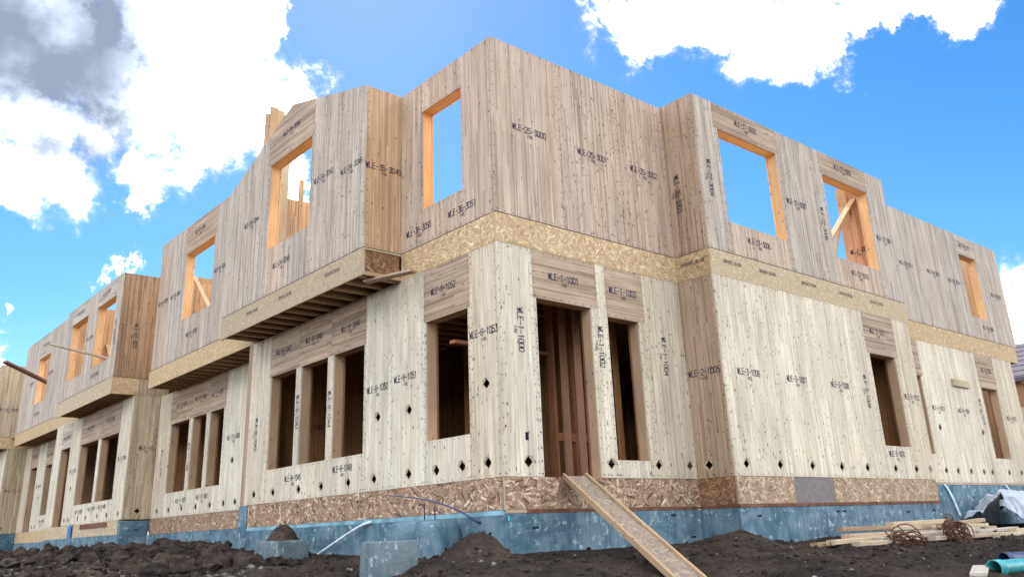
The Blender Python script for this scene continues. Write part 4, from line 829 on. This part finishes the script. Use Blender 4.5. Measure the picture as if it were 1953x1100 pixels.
# ------------------------------------------------------------------ lumber pile, wire coils, tarp, pipes on the right
LG = 'loose boards in the lumber pile'
def gl(x, y, lift): return (x, y, gz(x, y)+lift)
PILE = [((4.10, -1.78), (9.6, -1.45), .075, 'long grey board along the back of the lumber pile', 'straw', .13), ((6.3, -1.52), (8.5, -1.42), .235, 'short pale board lying on top of the lumber pile', 'straw', .13),
        ((6.15, -1.60), (9.75, -1.50), .165, 'pale board second from the top of the lumber pile', 'straw', .12), ((4.65, -1.70), (10.3, -1.40), .12, 'long brown board under the top boards of the pile', 'head', .14),
        ((4.30, -2.02), (6.2, -1.98), .03, 'short board with a cut end at the front left of the pile', 'straw', .12), ((6.4, -2.06), (10.4, -1.90), .035, 'board at the foot of the pile behind the wire coil', 'head', .13),
        ((8.2, -1.75), (10.9, -1.55), .11, 'weathered grey board at the right of the pile under the tarp', 'grey', .13), ((9.7, -1.95), (11.7, -1.75), .04, 'pale board poking out at the right end of the pile', 'straw', .13),
        ((5.6, -1.35), (7.2, -1.30), .17, 'dark-ended short board at the back left of the pile', 'brown', .10), ((8.6, -2.1), (11.0, -1.98), .03, 'pale board lying lowest at the right of the wire coil', 'straw', .12),
        ((5.2, -1.85), (8.8, -1.72), .06, 'grey board half hidden behind the wire coils', 'grey', .14),
        ((4.9, -1.48), (7.4, -1.60), .20, 'dark brown board slanting across the top left of the pile', 'umber', .10), ((7.6, -1.66), (10.0, -1.36), .21, 'brown board slanting across the top right of the pile', 'brown', .12),
        ((3.95, -1.62), (5.9, -1.52), .035, 'dark board sticking out lowest at the back left of the pile', 'umber', .12)]  # last board is only toned darker
for (a, b, lift, l, col, w) in PILE:
    board('loose_board', gl(*a, lift), gl(*b, lift), w, .062, l, 'board', LG, col)
def coil(name, c, r, tilt, n, label, flat=.12):
    mb = MB(); rot = Matrix.Rotation(tilt, 3, 'X')
    for k in range(n):
        rr = r*R.uniform(.72, 1.12); ph = R.random()*6.28; off = Vector((R.uniform(-.10, .10), R.uniform(-.05, .05), R.uniform(-.5, .5)*flat)); w = R.uniform(.8, 1.2); ax = Matrix.Rotation(R.uniform(-.35, .35), 3, 'X') @ Matrix.Rotation(R.uniform(-.35, .35), 3, 'Y')
        pts = [Vector(c)+rot @ (ax @ Vector((rr*1.35*math.cos(t+ph), rr*w*math.sin(t+ph), .03*math.sin(3*t)))+off) for t in [6.3*i/26 for i in range(27)]]
        mb.tube(pts, .0085, 5, cap=False)
    return tag(weld(mb.build(name, 'rust_wire', None, True)), label, 'wire coil', 'coils of rusty wire')
coil('wire_coil', gl(7.05, -2.16, .15), .19, math.radians(55), 22, 'large tangled coil of rusty wire leaning on the lumber pile')
coil('wire_coil', gl(5.45, -2.15, .07), .17, math.radians(20), 16, 'small flat coil of rusty wire left of the large one')
# tarp: crumpled sheet heaped at the end of the pile
def sheet(name, u0, v0, du, dv_, f, mat, label, nu=46, nv_=34):
    mb = MB(); g = [[f(i/nu, j/nv_) for i in range(nu+1)] for j in range(nv_+1)]
    for j in range(nv_):
        for i in range(nu): mb.face([g[j][i], g[j][i+1], g[j+1][i+1], g[j+1][i]])
    o = weld(mb.build(name, mat, None, False)); m = o.modifiers.new('thickness', 'SOLIDIFY'); m.thickness = .006; return tag(o, label, 'tarp', 'plastic sheets at the right')
def tarpf(u, v):
    x = 12.25+u*2.8; y = -1.85+v*1.75; p = Vector((x*1.7, y*1.7, 2)); h = .62*math.exp(-((u-.55)/.42)**2-((v-.7)/.42)**2)+.30*math.exp(-((u-.12)/.14)**2-((v-.55)/.3)**2)
    z = gz(x, y, False)+.03+h+.26*abs(noise.noise(p*1.1))*min(1, h*6)+.13*abs(noise.noise(p*2.6+Vector((3, 1, 0))))+.05*abs(noise.noise(p*5.5))
    return (x+.1*noise.noise(p*1.3), y+.12*noise.noise(p*1.3+Vector((7, 0, 0))), max(z, gz(x, y)+.015))
sheet('plastic_tarp', 0, 0, 0, 0, tarpf, 'tarp', 'crumpled white plastic tarp heaped by the foundation at the right edge')
def blackf(u, v):
    x = 12.0+u*.45; y = -.9+v*.4; z = gz(x, y, False)+.1+.58*math.sin(u*2.6)*(1-.6*v)+.05*noise.noise(Vector((x*4, y*4, 0))); return (x+.1*v, y, z)
sheet('black_sheet', 0, 0, 0, 0, blackf, 'black_plastic', 'black plastic folded up behind the white tarp', 14, 10)
def pipe(name, a, b, r, mat, label):
    a, b = Vector(a), Vector(b); d = (b-a).normalized(); s_ = d.orthogonal().normalized(); t_ = d.cross(s_); mb = MB(); n = 28
    prof = [(a, r), (a+d*.14, r), (a+d*.16, r*.9), (b, r*.9), (b, r*.82), (a+d*.16, r*.82), (a+d*.01, r*.9)]
    rings = [[c+(s_*math.cos(k*6.28319/n)+t_*math.sin(k*6.28319/n))*q for k in range(n)] for c, q in prof]
    for P, Q in zip(rings, rings[1:]+rings[:1]):
        for k in range(n): mb.face([P[k], P[(k+1) % n], Q[(k+1) % n], Q[k]])
    return tag(weld(mb.build(name, mat, None, True)), label, 'pipe', 'drain pipes at the bottom right')
pipe('drain_pipe', (2.02, -4.6, -1.125), (5.6, -4.9, -1.125), .075, 'teal_pipe', 'teal plastic drain pipe, open end towards the viewer, bottom right')
pipe('drain_pipe', (2.75, -4.42, -1.075), (6.0, -4.62, -1.09), .06, 'blue_pipe', 'dark blue drain pipe lying behind the teal one')
board('loose_board', (1.62, -4.62, -1.155), (2.15, -4.44, -1.115), .14, .03, 'grey scrap of board under the teal pipe end', 'board', None, 'grey')

# ------------------------------------------------------------------ soil heaps: clods and stones, nobody could count them
def clod_mesh(seed):
    import bmesh
    bm = bmesh.new(); bmesh.ops.create_icosphere(bm, subdivisions=2, radius=1)
    o = Vector((seed*3.1, seed*1.7, seed))
    for v in bm.verts:
        n = v.co.normalized(); v.co = n*(1+.55*noise.noise(n*1.5+o)+.40*noise.noise(n*3.7+o))
    V = [tuple(v.co) for v in bm.verts]; F = [tuple(q.index for q in f.verts) for f in bm.faces]; bm.free(); return V, F
CL = [clod_mesh(k) for k in range(7)]
def scatter(name, mat, n, place, size, label, smooth=False):
    V = []; F = []
    for i in range(n):
        pt = place()
        if pt is None: continue
        x, y = pt; s = size(x, y); v, f = R.choice(CL); rot = Matrix.Rotation(R.random()*6.28, 3, 'Z') @ Matrix.Rotation(R.random()*6.28, 3, 'X'); c = Vector((x, y, gz(x, y)+s*.25)); sc = Vector((1, R.uniform(.7, 1.1), R.uniform(.55, .9)))*s; k = len(V)
        V += [tuple(c+Vector((q.x*sc.x, q.y*sc.y, q.z*sc.z))) for q in (rot @ Vector(p) for p in v)]; F += [tuple(k+q for q in t) for t in f]
    me = bpy.data.meshes.new(name); me.from_pydata(V, [], F); me.materials.append(MAT[mat])
    if smooth: me.polygons.foreach_set('use_smooth', [True]*len(F))
    me.update(); o = bpy.data.objects.new(name, me); COL.objects.link(o); return tag(o, label, kind='stuff')
def heap_pt():
    mx, my, h, r = R.choice([m for m in MOUNDS if m[0] < -1.0 and m[1] > 2])
    x, y = R.gauss(mx, r*.55), R.gauss(my, r*.7)
    return (x, y) if x < -.45 else None
def near_pt():
    x, y = R.uniform(-3.2, 10), R.uniform(-4.2, 6)
    return (x, y) if (outside(x, y) > .12 and not (x > 3.4 and y > -.9)) else None
scatter('soil_clods', 'clod', 4200, heap_pt, lambda x, y: R.uniform(.08, .19) if R.random() < .055 else min(.12, .012+abs(R.gauss(0, .036))), 'rough clods of dug-up soil heaped along the left front')
scatter('soil_crumbs', 'clod', 5200, near_pt, lambda x, y: min(.06, .008+abs(R.gauss(0, .014))), 'crumbs of dark soil strewn over the site')
def gravel_pt():
    x, y = R.gauss(-3.5, .7), R.uniform(1.8, 9.5)
    return (x, y) if x < -2.1 else None
plain('gravel', (.15, .14, .14), .9, .2, 0, .4, 30)
scatter('gravel', 'gravel', 3600, gravel_pt, lambda x, y: min(.05, .008+abs(R.gauss(0, .014))), 'grey gravel spilled over the soil at the bottom left')
scatter('stones', 'pebble', 170, near_pt, lambda x, y: min(.04, .007+abs(R.gauss(0, .010))), 'small pale stones lying in the soil')
# soil heaped on the second footing
mb = MB(); ng = 22
gp = [[Vector((-.65+(i/ng-.5)*.50, 4.5+(j/ng-.5)*.66, -.64+.24*max(0, 1-((i/ng-.5)/.49)**2-((j/ng-.47)/.46)**2)**1.15+.02*noise.noise(Vector((i*.5, j*.5, 1))))) for i in range(ng+1)] for j in range(ng+1)]
for j in range(ng):
    for i in range(ng): mb.face([gp[j][i], gp[j][i+1], gp[j+1][i+1], gp[j+1][i]])
tag(weld(mb.build('soil_heap', 'clod', None, True)), 'small heap of soil on top of the concrete footing', kind='stuff')
